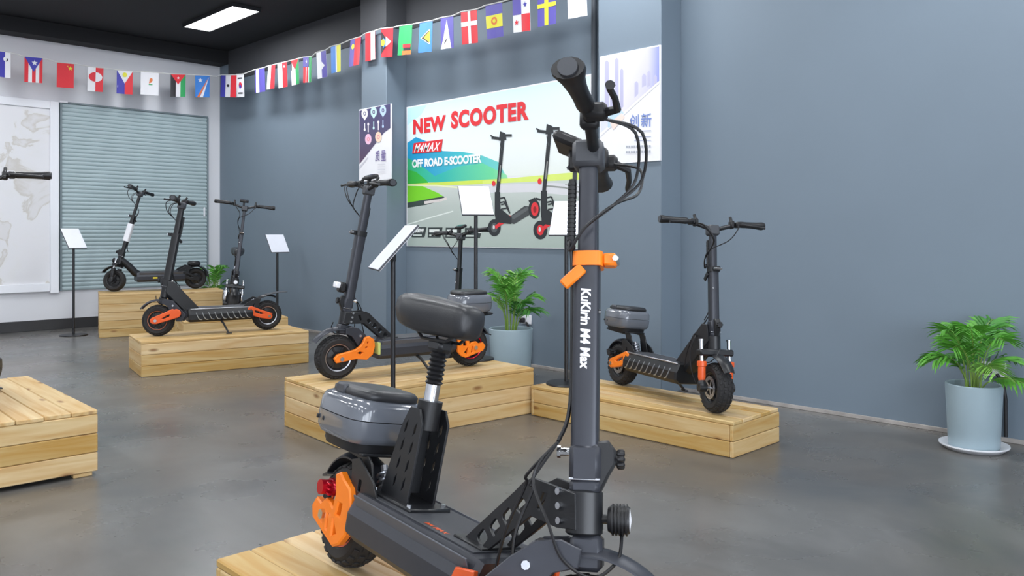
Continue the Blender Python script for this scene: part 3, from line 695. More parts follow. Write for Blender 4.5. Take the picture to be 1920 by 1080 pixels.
for fl in FLAGS:
    xa, xb, ta, tb, desc, base, shapes = fl
    if xa < 413 < xb: sA = sB = (cB, cC)
    else: sA = sB = seg((xa+xb)/2)
    a = on_line(xa, ta, *sA); b = on_line(xb, tb, *sB); e1 = b-a; hgt = .275
    tops.append((a, b))
    out = Vector((-e1.y, e1.x, 0)).normalized(); out = -out if out.dot(Vector((-FWD[0], -FWD[1], 0))) < 0 else out
    sw = random.uniform(-.02, .02); dn = Vector((sw*e1.x, sw*e1.y, -hgt))+out*random.uniform(-.02, .02)
    mats = [cmat(base)]; mb = MB(); mb.keep = False
    fold = [out*(.004*math.sin(k*1.7+xa)) for k in range(7)]
    # cloth in vertical strips, gently waved, with 1.5 mm thickness
    fr = []; bk_ = []
    for k in range(7):
        u = k/6; fr.append([a+e1*u+fold[k]*v_+dn*v_ for v_ in (0, .5, 1)]); bk_.append([p-out*.0015 for p in fr[-1]])
    vs_ = [p for c in fr for p in c]+[p for c in bk_ for p in c]; fs_ = []
    for k in range(6):
        for j in range(2):
            i0 = k*3+j; fs_.append([i0, i0+3, i0+4, i0+1]); fs_.append([21+i0, 21+i0+1, 21+i0+4, 21+i0+3])
    rim = [0, 1, 2, 5, 8, 11, 14, 17, 20, 19, 18, 15, 12, 9, 6, 3]
    for i, q in enumerate(rim): n_ = rim[(i+1) % len(rim)]; fs_.append([q, n_, n_+21, q+21])
    mb.add(vs_, fs_)
    def surf(u, v_, lay):
        u = min(max(u, 0), 1); v_ = 1-min(max(v_, 0), 1); k = min(int(u*6), 5); f_ = fold[k].lerp(fold[k+1], u*6-k)
        return a+e1*u+f_*v_+dn*v_+out*(.0016+.0010*lay)
    for li, (c, poly) in enumerate(shapes):
        if cmat(c) not in mats: mats.append(cmat(c))
        mb.m = mats.index(cmat(c))
        bm = bmesh.new(); f = bm.faces.new([bm.verts.new((u, v_, 0)) for u, v_ in poly])
        for k in range(1, 6):
            bmesh.ops.bisect_plane(bm, geom=bm.verts[:]+bm.edges[:]+bm.faces[:], plane_co=(k/6, 0, 0), plane_no=(1, 0, 0))
        bmesh.ops.triangulate(bm, faces=bm.faces[:]); bm.verts.index_update()
        mb.add([surf(v_.co.x, v_.co.y, li) for v_ in bm.verts], [[v_.index for v_ in g.verts] for g in bm.faces]); bm.free()
    o = mb.build('flag', mats, bu, smooth=50); o.location = -bu.location; o['label'] = desc
pts = [on_line(-120, 78, cA, cB)]
for k, (a, b) in enumerate(tops):
    pts += [a, b]
    if FLAGS[k][1] < 413 < FLAGS[k+1][0] if k+1 < len(FLAGS) else False: pts.append(Vector((cB[0], cB[1], (b.z+tops[k+1][0].z)/2)))
    if k+1 < len(FLAGS) and FLAGS[k][1] <= 706 < FLAGS[k+1][0]: pts.append(Vector((cC[0], cC[1], (b.z+tops[k+1][0].z)/2)))
pts.append(on_line(1150, -54, cC, cD))
st = MB().tube([p+Vector((0, 0, .003)) for p in pts], .006, 6).build('string', mat('white_tape', (216, 216, 214), .6, noise=.03), bu); st.location = -bu.location

# ------------------------------------------------------------------ scooters
def tyre(mb, r, w_, M, knob=True, n=44):
    rt = w_*.5
    prof = [(r-.052, -rt*.62), (r-.042, -rt*.92), (r-.022, -rt), (r-.008, -rt*.72), (r-.002, -rt*.35), (r-.0005, 0), (r-.002, rt*.35), (r-.008, rt*.72), (r-.022, rt), (r-.042, rt*.92), (r-.052, rt*.62)]
    mb.lathe(prof, n, M, closed=True)
    if knob:
        nk = 26
        for k in range(nk):
            for row in range(4):
                a = 2*math.pi*(k+(.5 if row % 2 else 0))/nk
                h = (-.74, -.26, .26, .74)[row]*rt; rr = (r-.0085, r-.001, r-.001, r-.0085)[row]
                tl = (.5, .12, -.12, -.5)[row]
                mb.box((0, 0, 0), (.0065, r*.15, rt*.36), .0015, M @ RZ(a) @ T(rr, 0, h) @ RY(tl))
def superell(cx, cy, rx, ry, z, n=32, e=3.6):
    pts = []
    for k in range(n):
        a = 2*math.pi*k/n; c, s_ = math.cos(a), math.sin(a)
        pts.append((cx+rx*math.copysign(abs(c)**(2/e), c), cy+ry*math.copysign(abs(s_)**(2/e), s_), z))
    return pts
def arcstrip(mb, cx, cz, r, a0, a1, wid, t=.004, n=12, M=None, taper=1.0):
    rings = []
    for i in range(n+1):
        u = i/n; a = math.radians(a0+(a1-a0)*u); w2 = wid/2*(1-(1-taper)*abs(2*u-1)**2)
        d = Vector((math.cos(a), 0, math.sin(a))); c = Vector((cx, 0, cz))
        rings.append([c+d*(r+yy*-60*.0*1)+Vector((0, q*w2, 0))+d*(rr-(abs(q)**3)*.014) for q, rr, yy in ((-1, 0, 0), (-.6, 0, 0), (0, 0, 0), (.6, 0, 0), (1, 0, 0), (1, t, 0), (.6, t, 0), (0, t, 0), (-.6, t, 0), (-1, t, 0))])
    mb.loft(rings, M)

WB = .44; WR = .125
def smooth(pts_, m=6):
    pts_ = [Vector(p) for p in pts_]; fine = []
    for i in range(len(pts_)-1):
        p0, p1, p2, p3 = pts_[max(i-1, 0)], pts_[i], pts_[i+1], pts_[min(i+2, len(pts_)-1)]
        for q in range(m):
            t_ = q/m; fine.append(tuple(.5*((2*p1)+(p2-p0)*t_+(2*p0-5*p1+4*p2-p3)*t_*t_+(3*p1-p0-3*p2+p3)*t_**3)))
    return fine+[tuple(pts_[-1])]
def scooter(label, front, rear, z, steer=0, roll=0, lam=11, Lb=.74, arm='L', front_kind='swing', rims=(M_ALU, M_ALU), trunk=False, seat=False,
            arm_mat=None, ribs=False, neck='plate', writing=False, detail=True, sleeve=False, clamp_mat=None, kick=True, headlight=True, rear_fender='flap', stem_w=.05,
            display=True, scale=None, shock_mat=None, stem_mat=None, deck_h=.0, lampbox=False, arm_drop=0.0, accent=None, trunk_z=.325, clamp_at=.70, display_at=(-.004, -.012, .092)):
    arm_mat = arm_mat or M_ORG; clamp_mat = clamp_mat or M_BLK; stem_mat = stem_mat or M_STEM
    fx, fy = front; rx_, ry_ = rear
    yaw = math.atan2(fy-ry_, fx-rx_); sc = scale or math.hypot(fx-rx_, fy-ry_)/(2*WB)
    root = empty('electric_scooter', ((fx+rx_)/2, (fy+ry_)/2, z), yaw, label, 'scooter', 'electric kick scooters on the plinths')
    rl = math.radians(roll); root.rotation_euler = (-rl, 0, yaw); root.scale = (sc, sc, sc)
    root.location.z = z+.034*math.sin(rl)*sc*.9+.0032*sc
    lm = math.radians(lam)
    A0 = Vector((.405, 0, .27)); ax = Vector((-math.sin(lm), 0, math.cos(lm)))
    SM = T(*A0) @ Matrix.Rotation(math.radians(steer), 4, ax) @ T(*(-A0))
    SF = SM @ frame(ax, A0, (1, 0, 0))
    XZ = Matrix(((1, 0, 0, 0), (0, 0, -1, 0), (0, 1, 0, 0), (0, 0, 0, 1)))   # plate local (x,y) -> scooter (x,z); local z -> -y
    # ---- wheels
    for wx_, S, rm, nm in ((WB, SM, rims[0], 'front_wheel'), (-WB, Matrix(), rims[1], 'rear_wheel')):
        M = S @ T(wx_, 0, WR) @ RX(math.pi/2)
        t = MB(); tyre(t, WR, .082, M, detail); wo = t.build(nm, M_RUB, root)
        h = MB(); h.lathe([(.001, -.030), (.030, -.030), (.034, -.022), (.062, -.018), (.072, -.026), (.074, -.020), (.074, .020), (.072, .026), (.062, .018), (.034, .022), (.030, .030), (.001, .030)], 32, M)
        for k in range(6):
            for sg in (-1, 1): h.box((0, 0, 0), (.036, .012, .008), .002, M @ RZ(k*math.pi/3) @ T(.050, 0, sg*.021))
        h.build('hub', M_BLK, wo)
        rg = MB()
        for sg in (-1, 1): rg.lathe([(.0735, sg*.0265), (.0785, sg*.030), (.0785, sg*.0335), (.0725, sg*.031)], 40, M, closed=True)
        rg.build('rim_ring', rm, wo)
        if detail:
            dsc = MB(); dsc.plate(arc(0, 0, .058, 0, 350, 35), [arc(0, 0, .040, 0, 340, 17)]+[arc(.049*math.cos(k*math.pi/7), .049*math.sin(k*math.pi/7), .0035, 0, 300, 5) for k in range(14)], .002, 0, M @ T(0, 0, .036))
            for k in range(5): dsc.box((0, 0, 0), (.036, .008, .002), .0005, M @ T(0, 0, .036) @ RZ(k*2*math.pi/5) @ T(.024, 0, 0))
            dsc.build('brake_disc', M_ALU, wo)
            axl = MB(); axl.cyl((0, 0, -.088), (0, 0, .088), .008, 10, M=M)
            for sg in (-1, 1): axl.cyl((0, 0, sg*.084), (0, 0, sg*.094), .013, 6, M=M)
            axl.build('axle', M_CHR, wo)
    # ---- deck
    x0, x1 = -.30, .222; zd = .215
    sec = [(-.072, .104), (-.098, .126), (-.098, .168), (-.078, zd), (.078, zd), (.098, .168), (.098, .126), (.072, .104)]
    dk = MB(); dk.loft([[(x0, a*.96, .16+(b-.16)*.9) for a, b in sec], [(x0+.015, a, b) for a, b in sec], [(x1-.015, a, b) for a, b in sec], [(x1, a*.94, .16+(b-.16)*.9) for a, b in sec]])
    deck = dk.build('deck', M_BLK if ribs else M_STEM, root, smooth=20)
    MB().box(((x0+x1)/2-.01, 0, zd+.0015), (x1-x0-.07, .138, .004), .001).build('deck_mat', M_MATT, deck)
    if ribs:
        for sg in (-1, 1):
            for k in range(9):
                xx = x0+.05+k*.049
                MB().tube([(xx+.022, sg*.092, .184), (xx+.010, sg*.0995, .150), (xx-.004, sg*.0995, .128), (xx-.026, sg*.094, .124)], .0035, 6).build('side_rib', M_ALU, deck)
            MB().box(((x0+x1)/2, sg*.080, zd-.002), (x1-x0-.03, .012, .008), .002).build('edge_rail', M_ALU, deck)
    else:
        for sg in (-1, 1): MB().box(((x0+x1)/2, sg*.0885, .190), (x1-x0-.05, .004, .05), .001, T(0, sg*.0885, .190) @ RX(sg*-.40) @ T(0, -sg*.0885, -.190)).build('side_panel', mat('deck_side_grey', (86, 89, 97), .4, metal=.2, noise=.03, nscale=30), deck)
    if writing:
        for sg in (-1, 1): MB().text('M4 MAX', .02, T(-.02, -.062, zd+.0042), (.085, .012), .2).build('printed_mark', mat('orange_red_paint', (226, 92, 40)), deck); break
        MB().plate([(x1-.075, .125), (x1+.012, .125), (x1+.012, .20), (x1-.045, .19)], [[(x1-.045, .137), (x1-.005, .137), (x1-.005, .18), (x1-.03, .176)]], .012, .002, T(0, -.1, 0) @ XZ).build('corner_guard', M_ORGR, deck)
        MB().plate([(x1-.075, .125), (x1+.012, .125), (x1+.012, .20), (x1-.045, .19)], [[(x1-.045, .137), (x1-.005, .137), (x1-.005, .18), (x1-.03, .176)]], .012, .002, T(0, .1, 0) @ XZ).build('corner_guard', M_ORGR, deck)
    # ---- neck between deck and head tube
    hb = A0+ax*.045; ht = A0+ax*.118
    if neck == 'plate':
        for sg in (-1, 1):
            ou = [(.085, zd-.002), (.165, zd-.002), (.285, .315), (.36, .315), (hb.x+.012, hb.z+.01), (ht.x+.012, ht.z-.005), (.275, ht.z-.005), (.252, ht.z-.018), (.228, ht.z-.042)]
            hl = []
            for k in range(4):
                u = .16+k*.215; cx_ = .125+(.285-.125)*u; cz_ = zd+(ht.z-.035-zd)*u
                hl.append(rrect(cx_, cz_, .030, .026 if k < 3 else .02, .006, math.radians(52)))
            hl.append([(.325, ht.z-.022), (.308, ht.z-.058), (.298, ht.z-.054), (.308, ht.z-.022)])
            npz = MB().plate(ou, hl, .007, .001, T(0, sg*.030, 0) @ XZ).build('neck_plate', M_BLK, root)
            bt = MB()
            for k in range(3): bt.cyl((hb.x-.03+k*-.006, sg*.033, hb.z+.014+k*.024), (hb.x-.03+k*-.006, sg*.039, hb.z+.014+k*.024), .0065, 8)
            bt.build('bolt', M_CHR, npz)
        MB().box((.125, 0, zd+.004), (.10, .10, .008), .002).build('neck_foot', M_BLK, root)
    else:
        nk = MB(); nk.tube([(.16, 0, .17), (.23, 0, .21), (.30, 0, .29), tuple(A0+ax*.10)], [.04, .042, .04, .034], 12); nk.build('neck', M_BLK, root)
        if neck == 'arm':
            for sg in (-1, 1): MB().plate([(.10, .15), (.19, .14), (.39, .36), (.37, .44), (.33, .44), (.14, .225)], [], .012, .003, T(0, sg*.034, 0) @ XZ).build('neck_plate', M_BLK, root)
    htb = MB(); htb.tube([tuple(A0+ax*s_) for s_ in (.042, .046, .114, .118)], [.028, .033, .033, .028], 20); htb.build('head_tube', M_BLK, root)
    # ---- front suspension (turns with the bars)
    if front_kind == 'swing':
        cr = MB(); cr.box((.006, 0, .014), (.056, .054, .060), .008)
        cr.build('fork_crown', stem_mat, root, SF)
        for sg in (-1, 1):
            br = MB().plate([(.400, .290), (.365, .297), (.325, .286), (.285, .250), (.215, .165), (.245, .118), (.285, .118), (.330, .195), (.362, .245), (.400, .262)], [rrect(.315, .245, .012, .012, .005)], .010, .002, T(0, sg*.042, 0) @ XZ)
            bo = br.build('fork_bracket', M_STEM, root, SM)
            MB().cyl((.315, sg*.044, .245), (.315, sg*.054, .245), .008, 8).build('bolt', M_CHR, bo, SM)
        MB().box((.345, 0, .272), (.07, .08, .026), .008).build('bracket_bridge', M_STEM, root, SM)
        MB().cyl((.27, -.07, .17), (.27, .07, .17), .024, 20).build('pivot_tube', M_BLK, root, SM)
        for sg in (-1, 1):
            if arm == 'L':
                ou = [(.235, .222), (.262, .240), (.285, .234), (.297, .206), (.315, .186), (.345, .168), (.450, .148), (.468, .128), (.456, .108), (.340, .122), (.275, .112), (.240, .140), (.228, .185)]
                hl = [[(.262, .214), (.276, .217), (.280, .202), (.266, .199)], [(.266, .188), (.284, .190), (.292, .176), (.272, .172)], [(.292, .155), (.318, .164), (.344, .152), (.312, .138)]]
            else:
                ou = arc(.268, .182, .032, 60, 250, 8)+[(.42, .103), (.445, .104)]+arc(.445, .126, .022, -90, 70, 6)+[(.36, .185), (.30, .214)]
                hl = [[(.31, .180), (.34, .172), (.392, .140), (.37, .134), (.318, .154)]]
            MB().plate(ou, hl, .024, .004, T(.012, sg*.074, -arm_drop) @ XZ).build('front_swingarm', arm_mat, root, SM)
    else:
        sm = shock_mat or M_ORGR
        MB().box((.008, 0, .03), (.06, .19, .035), .008).build('fork_crown', M_BLK, root, SF)
        for sg in (-1, 1):
            top = SF @ Vector((.012, sg*.078, .09)); mid = SF @ Vector((.016, sg*.078, -.0)); low = SM @ Vector((.432, sg*.078, .155)); axl = SM @ Vector((WB, sg*.078, WR))
            fl = MB(); fl.cyl(tuple(top), tuple(mid.lerp(low, .3)), .011, 14); fo = fl.build('fork_leg', M_CHR, root)
            cap = MB(); cap.cyl(tuple(top), tuple(top.lerp(mid, -.08)), .014, 12); cap.build('cap', M_CHR, fo)
            lo = MB(); a_ = mid.lerp(low, .12); lo.tube([tuple(a_.lerp(low, u)) for u in (0, .03, .25, .28, .8, 1)], [.019, .025, .025, .020, .020, .015], 14); lo.build('shock_body', sm, fo)
            lb = MB(); lb.tube([tuple(low.lerp(axl, u)) for u in (-.15, .3, 1.1)], [.018, .024, .020], 12); lb.cyl(tuple(axl-(SM.to_3x3() @ Vector((0, .02, 0)))), tuple(axl+(SM.to_3x3() @ Vector((0, .02, 0)))), .022, 14); lb.build('axle_clamp', M_BLK, fo)
    fd = MB(); arcstrip(fd, WB, WR-.005, .176, 36, 118, .072, .003, 16, taper=.8); fd.build('front_fender', M_STEM if front_kind == 'swing' else M_BLK, root, SM)
    # ---- folding block, stem, bars (SF frame: x forward, y left, z up the stem)
    fb = MB(); fb.box((.002, 0, .163), (.056, .056, .070), .009); fb.box((.002, 0, .124), (.054, .052, .028), .008); fo = fb.build('folding_block', stem_mat, root, SF)
    MB().box((.002, 0, .1365), (.055, .055, .004), .001).build('seam', M_ALU, fo, SF)
    kb = MB(); kb.plate([(.02, .105), (.040, .145), (.052, .165), (.052, .185), (.040, .200), (.02, .198)], [], .03, .004, XZ); kb.build('lock_hook', M_BLK, fo, SF)
    kn = MB(); kn.cyl((.045, 0, .172), (.058, 0, .172), .010, 12)
    for k in range(8): kn.box((.064, .013*math.cos(k*math.pi/4), .172+.013*math.sin(k*math.pi/4)), (.014, .009, .009), .003)
    kn.cyl((.056, 0, .172), (.070, 0, .172), .013, 12); kn.build('lock_knob', M_BLKP, fo, SF)
    if detail:
        sl_ = MB(); sl_.cyl((-.028, 0, .182), (-.044, 0, .182), .007, 8); sl_.cyl((-.044, 0, .182), (-.050, 0, .182), .011, 8); sl_.build('latch_pin', M_CHR, fo, SF)
    zc = Lb*clamp_at; wo_ = stem_w
    so = MB(); rg_ = [superell(0, 0, wo_*.5, wo_*.48, s_, 24, 4.5) for s_ in (.190, zc)]; so.loft(rg_); stem = so.build('stem', stem_mat, root, SF)
    if sleeve:
        wl = MB(); wl.loft([superell(0, 0, wo_*.5+.012, wo_*.48+.012, s_, 24, 4.5) for s_ in (.31, .322, .505, .515)]); wl.build('white_sleeve', M_WHT, stem, SF)
    si = MB(); si.loft([superell(0, 0, wo_*.36, wo_*.35, s_, 20, 4.5) for s_ in (zc-.02, Lb-.01)]); si.build('stem_extension', stem_mat, root, SF)
    cl = MB(); cl.loft([superell(.002, 0, wo_*.58, wo_*.56, s_, 24, 5) for s_ in (zc-.014, zc-.011, zc+.011, zc+.014)]); cl.box((wo_*.5+.018, 0, zc), (.026, wo_*.66, .024), .004); co = cl.build('height_clamp', clamp_mat, root, SF)
    lv = MB(); lv.box((-.012, 0, 0), (.05, .010, .022), .003, T(-wo_*.30, -wo_*.56, zc-.028) @ RY(-.75)); lv.build('clamp_lever', clamp_mat, co, SF)
    bt = MB(); bt.cyl((wo_*.5+.03, -wo_*.45, zc), (wo_*.5+.03, wo_*.45, zc), .006, 8); bt.build('bolt', M_CHR, co, SF)
    MB().cyl((wo_*.48, -wo_*.30, zc-.10), (wo_*.56, -wo_*.30, zc-.10), .0045, 8).build('button', M_CHR, stem, SF)
    if writing:
        # lettering reads downwards on the right-hand face of the stem
        tm = Matrix(((0, 1, 0, 0), (0, 0, -1, 0), (-1, 0, 0, 0), (0, 0, 0, 1)))
        MB().text('KuKirin M4 Max', .035, T(-.009, -wo_*.48-.0006, zc-.058) @ tm, (.150, .019), .12).build('printed_name', M_PRINTW, stem, SF)
    hbk = MB(); hbk.box((.0, 0, Lb+.010), (.060, .060, .055), .008); hbk.build('bar_mount', M_DGREY, root, SF)
    def barp(y_):
        a_ = abs(y_); rise = .0 if a_ < .03 else (.032*min(1, (a_-.03)/.11)); return Vector((.012-.10*max(0, a_-.13), y_, Lb+.018+rise+.02*max(0, a_-.13)))
    bar = MB(); bar.tube([tuple(barp(k*.29/10)) for k in range(-10, 11)], .0115, 12); hbar = bar.build('handlebar', M_BLK, root, SF)
    for sg in (-1, 1):
        gp = MB(); ys = [.150, .158, .19, .225, .26, .29, .298]; rr = [.0155, .0175, .0165, .0170, .0185, .0215, .0205]
        gp.tube([tuple(barp(sg*q)) for q in ys], rr, 14, ell=[1, 1, 1, 1.05, 1.2, 1.4, 1.4]); go = gp.build('grip', M_BLKP, hbar, SF)
        ge = MB(); e0 = barp(sg*.298); ge.cyl(tuple(e0), tuple(e0+Vector((0, sg*.006, 0))), .017, 16); ge.build('grip_cap', M_DGREY, hbar, SF)
        b0 = barp(sg*.135)
        lvr = MB(); lvr.box(tuple(b0+Vector((.014, 0, -.004))), (.045, .034, .030), .007); lvr.tube([tuple(b0+Vector((.03, 0, -.006))), tuple(b0+Vector((.056, sg*.025, -.012))), tuple(b0+Vector((.056, sg*.08, -.016))), tuple(b0+Vector((.050, sg*.125, -.018))), tuple(b0+Vector((.052, sg*.138, -.018)))], [.009, .0075, .006, .006, .009], 8); lvr.build('brake_lever', M_BLKP, hbar, SF)
        sw_ = MB(); c0 = barp(sg*.105)
        sw_.box(tuple(c0+Vector((0, 0, .006))), (.036, .024, .042), .006); sw_.cyl(tuple(c0+Vector((.0, 0, .02))), tuple(c0+Vector((-.012, 0, .048))), .008, 10); sw_.build('switch_pod', M_BLKP, hbar, SF)
    if display:
        dp = MB(); dp.box((0, 0, 0), (.066, .088, .024), .008, T(display_at[0], display_at[1], Lb+display_at[2]) @ RY(.45)); dp.box((display_at[0]+.008, display_at[1], Lb+display_at[2]-.03), (.020, .02, .05), .004); do = dp.build('display', M_BLKP, root, SF)
        MB().box((0, 0, .0125), (.046, .066, .002), .0005, T(display_at[0], display_at[1], Lb+display_at[2]) @ RY(.45)).build('screen', mat('screen_glass', (58, 62, 70), .12, noise=.02), do, SF)
    # cables
    cb = MB(); n_c = 0
    for sg, off in ((-1, 0), (-1, .012), (1, 0)):
        b0 = barp(sg*.12)
        pts_ = [b0+Vector((.03, 0, -.008)), b0+Vector((.085+off, -sg*.02, -.03)), Vector((.095+off, sg*.045, Lb-.055)), Vector((.055, -.045, Lb-.105)), Vector((.0, -.048, Lb-.15)), Vector((-.030, -.030-off*.3, Lb-.19)), Vector((-.030, -.012-off, zc+.03)), Vector((-.028, .004-off, zc-.05)), Vector((-.028, .004-off, .27)), Vector((-.045, -.02-off, .20))]
        fine = []
        for i in range(len(pts_)-1):
            p0, p1, p2, p3 = pts_[max(i-1, 0)], pts_[i], pts_[i+1], pts_[min(i+2, len(pts_)-1)]
            for q in range(5):
                t_ = q/5; fine.append(.5*((2*p1)+(p2-p0)*t_+(2*p0-5*p1+4*p2-p3)*t_*t_+(3*p1-p0-3*p2+p3)*t_**3))
        fine.append(pts_[-1]); cb.tube([tuple(p) for p in fine], .003, 6)
    cb.build('cable', M_BLKP, root, SF)
    if detail:
        wr = MB(); 
        for k in range(16): wr.tube([(-.030, -.014, zc+.02+k*.0085), (-.030, -.014, zc+.026+k*.0085)], .0085, 8)
        wr.tube([(-.030, -.014, zc+.018), (-.030, -.014, zc+.16)], .0068, 8); wr.build('cable_wrap', M_BLKP, root, SF)
        lc = MB()
        e0 = SF @ Vector((-.045, -.02, .20))
        lc.tube(smooth([e0, e0+Vector((-.05, -.02, -.07)), (.285, -.055, .37), (.255, -.062, .28), (.24, -.06, .20)]), .003, 6)
        lc.tube(smooth([e0, e0+Vector((-.035, -.022, -.08)), (.315, -.062, .37), (.30, -.075, .28), (.335, -.085, .20), (.37, -.08, .14)]), .003, 6)
        lc.tube(smooth([e0, e0+Vector((-.03, -.022, -.07)), SF @ Vector((-.055, -.055, .06)), SF @ Vector((-.03, -.055, .005)), SF @ Vector((.02, -.045, -.022)), SF @ Vector((.06, -.025, .005)), SF @ Vector((.066, 0, .045))]), .003, 6)
        lc.build('brake_hose', M_BLKP, root)
    if headlight:
        hd = MB(); HM = SF @ T(.042, 0, .070) @ RY(math.pi/2-.0)
        hd.cyl((0, 0, -.03), (0, 0, .0), .008, 8, M=HM); hd.lathe([(.001, 0), (.020, 0), (.024, .006), (.024, .034), (.022, .038), (.001, .036)], 24, HM)
        for k in range(5): hd.lathe([(.024, .007+k*.006), (.027, .007+k*.006), (.027, .010+k*.006), (.024, .010+k*.006)], 24, HM, closed=True)
        ho = hd.build('headlight', M_BLKP, root)
        MB().lathe([(.001, .039), (.019, .038), (.001, .041)], 20, HM).build('lens', M_WHT, ho)
    if lampbox:
        lb = MB(); lb.box((.085, 0, .26), (.03, .05, .034), .005); lb.build('front_lamp', M_WHT, root, SF); MB().box((.055, 0, .25), (.04, .06, .06), .01).build('lamp_bracket', M_BLKP, root, SF)
    # ---- rear: swing arms, mount, fender
    for sg in (-1, 1):
        MB().plate([(-.285, .11), (-.24, .105), (-.22, zd), (-.25, .245), (-.335, .285), (-.37, .275), (-.345, .20), (-.345, .13)], [rrect(-.30, .16, .02, .03, .006), rrect(-.312, .225, .018, .03, .006)], .006, .001, T(0, sg*.066, 0) @ XZ).build('rear_mount', M_BLK, root)
        if arm == 'L':
            c0 = (-WB, WR)
            ou = [(c0[0]+a*1.1, c0[1]+b*1.02) for a, b in ((.028, .100), (.045, .108), (.062, .098), (.098, .084), (.112, .060), (.112, -.014), (.088, -.042), (.062, -.054), (-.052, -.020), (-.064, .004), (-.050, .024), (-.022, .018), (-.004, .034), (.020, .030), (.040, .020), (.044, .060))]
            hl = [[(c0[0]+a*1.1, c0[1]+b*1.02) for a, b in q] for q in (((.058, .048), (.082, .048), (.082, .012), (.052, .012)), ((-.020, .004), (-.006, .010), (.002, -.022), (-.012, -.020)), ((.012, .012), (.026, .010), (.030, -.034), (.016, -.030)), ((.044, .006), (.052, .006), (.078, -.026), (.050, -.040)))]
            MB().plate(ou, hl, .022, .004, T(0, sg*.074, 0) @ XZ).build('rear_swingarm', arm_mat, root)
        else:
            ou = arc(-.285, .185, .028, -60, 120, 8)+[(-.38, .175), (-.455, .148)]+arc(-WB, WR, .022, 100, 280, 7)+[(-.36, .118), (-.29, .145)]
            MB().plate(ou, [[(-.31, .188), (-.36, .172), (-.405, .146), (-.37, .140), (-.315, .160)], rrect(-.285, .188, .012, .016, .004)], .022, .004, T(0, sg*.078, 0) @ XZ).build('rear_swingarm', arm_mat, root)
    MB().tube([(-.27, 0, .14), (-.33, 0, .15)], .03, 12).build('pivot_tube', M_BLK, root)
    if rear_fender == 'flap':
        rf = MB(); arcstrip(rf, -WB, WR+.03, .150, 40, 118, .082, .004, 12, taper=.9); ro = rf.build('rear_fender', M_BLK, root)
        tp = MB(); tp.loft([[(-.43, -.040, .300), (-.43, .040, .300), (-.43, .040, .306), (-.43, -.040, .306)], [(-.52, -.042, .318), (-.52, .042, .318), (-.52, .042, .323), (-.52, -.042, .323)], [(-.61, -.034, .322), (-.61, .034, .322), (-.61, .034, .326), (-.61, -.034, .326)]]); tp.build('fender_tail', M_DGREY, ro)
    elif rear_fender == 'hood':
        rf = MB(); arcstrip(rf, -WB, WR, .150, 15, 175, .11, .006, 18, taper=.9); rf.build('rear_fender', M_BLK, root)
        MB().box((-.42, 0, .30), (.14, .09, .06), .025).build('battery_pod', M_BLKP, root)
    else:
        rf = MB(); arcstrip(rf, -WB, WR, .150, 40, 150, .085, .004, 14, taper=.9); ro = rf.build('rear_fender', M_STEM, root)
        tp = MB(); tp.loft([[(-.545, -.040, .20), (-.545, .040, .20), (-.55, .040, .205), (-.55, -.040, .205)], [(-.585, -.034, .185), (-.585, .034, .185), (-.588, .034, .190), (-.588, -.034, .190)]]); tp.build('fender_tail', M_STEM, ro)
    if detail:
        cal = MB(); cx2, cz2 = -WB-.018, WR+.062
        cal.box((cx2, -.060, cz2), (.052, .030, .036), .008); cal.cyl((cx2, -.06, cz2), (cx2, -.098, cz2), .018, 14); cal.cyl((cx2-.036, -.078, cz2), (cx2-.01, -.078, cz2+.004), .012, 10)
        for k in range(3): cal.box((cx2+.012, -.082, cz2-.012+k*.012), (.036, .012, .006), .002)
        cal.build('brake_caliper', M_RED if trunk and writing else M_BLK, root)
        sp_ = MB(); p0, p1 = Vector((-.33, 0, .27)), Vector((-.27, 0, .16)); 
        sp_.tube([tuple(p0), tuple(p1)], .009, 8)
        hx = [p0.lerp(p1, .12+.76*k/60)+Vector((0, math.cos(k*.65)*.019, 0))+Vector((.8, 0, .5))*math.sin(k*.65)*.019 for k in range(61)]
        sp_.tube([tuple(p) for p in hx], .0035, 5); sp_.build('rear_spring', M_ALU if not arm == 'black' else M_CHR, root)
    if trunk:
        rk = MB()
        for sg in (-1, 1):
            rk.plate([(-.305, zd-.01), (-.262, zd-.01), (-.300, trunk_z-.018), (-.32, trunk_z-.004), (-.55, trunk_z+.006), (-.55, trunk_z-.006), (-.36, trunk_z-.016)], [], .006, .001, T(0, sg*.05, 0) @ XZ)
        for k in range(3): rk.box((-.34-k*.09, 0, trunk_z-.002+k*.003), (.022, .13, .008), .002)
        rk.tube([(-.37, -.05, trunk_z-.005), (-.57, -.05, trunk_z), (-.59, -.035, trunk_z), (-.59, .035, trunk_z), (-.57, .05, trunk_z), (-.37, .05, trunk_z-.005)], .006, 8)
        rk.build('rack', M_BLK, root)
        cx_ = -.44; zt = trunk_z+.012
        bm_ = MB(); bm_.loft([superell(cx_, 0, .105, .085, zt-.014), superell(cx_, 0, .112, .090, zt+.012)]); bm_.build('trunk_mount', M_BLKP, root)
        tr = MB(); tr.loft([superell(cx_, 0, a, b, zt+c, 40, 4.6) for a, b, c in ((.096, .082, .006), (.114, .098, .012), (.124, .106, .028), (.126, .108, .066))]); tb = tr.build('trunk', M_GREY, root, smooth=50)
        tr2 = MB(); tr2.loft([superell(cx_, 0, a, b, zt+c, 40, 4.6) for a, b, c in ((.1255, .1075, .068), (.1245, .1065, .095), (.118, .100, .110), (.104, .086, .118))]); tr2.build('trunk_lid', M_GREY, tb, smooth=50)
        tr3 = MB(); tr3.loft([superell(cx_+.006, 0, a, b, zt+c, 40, 4.2) for a, b, c in ((.102, .082, .114), (.106, .086, .120), (.106, .086, .130), (.098, .078, .138), (.066, .05, .141))]); tr3.build('lid_pad', M_SEAT, tb, smooth=60)
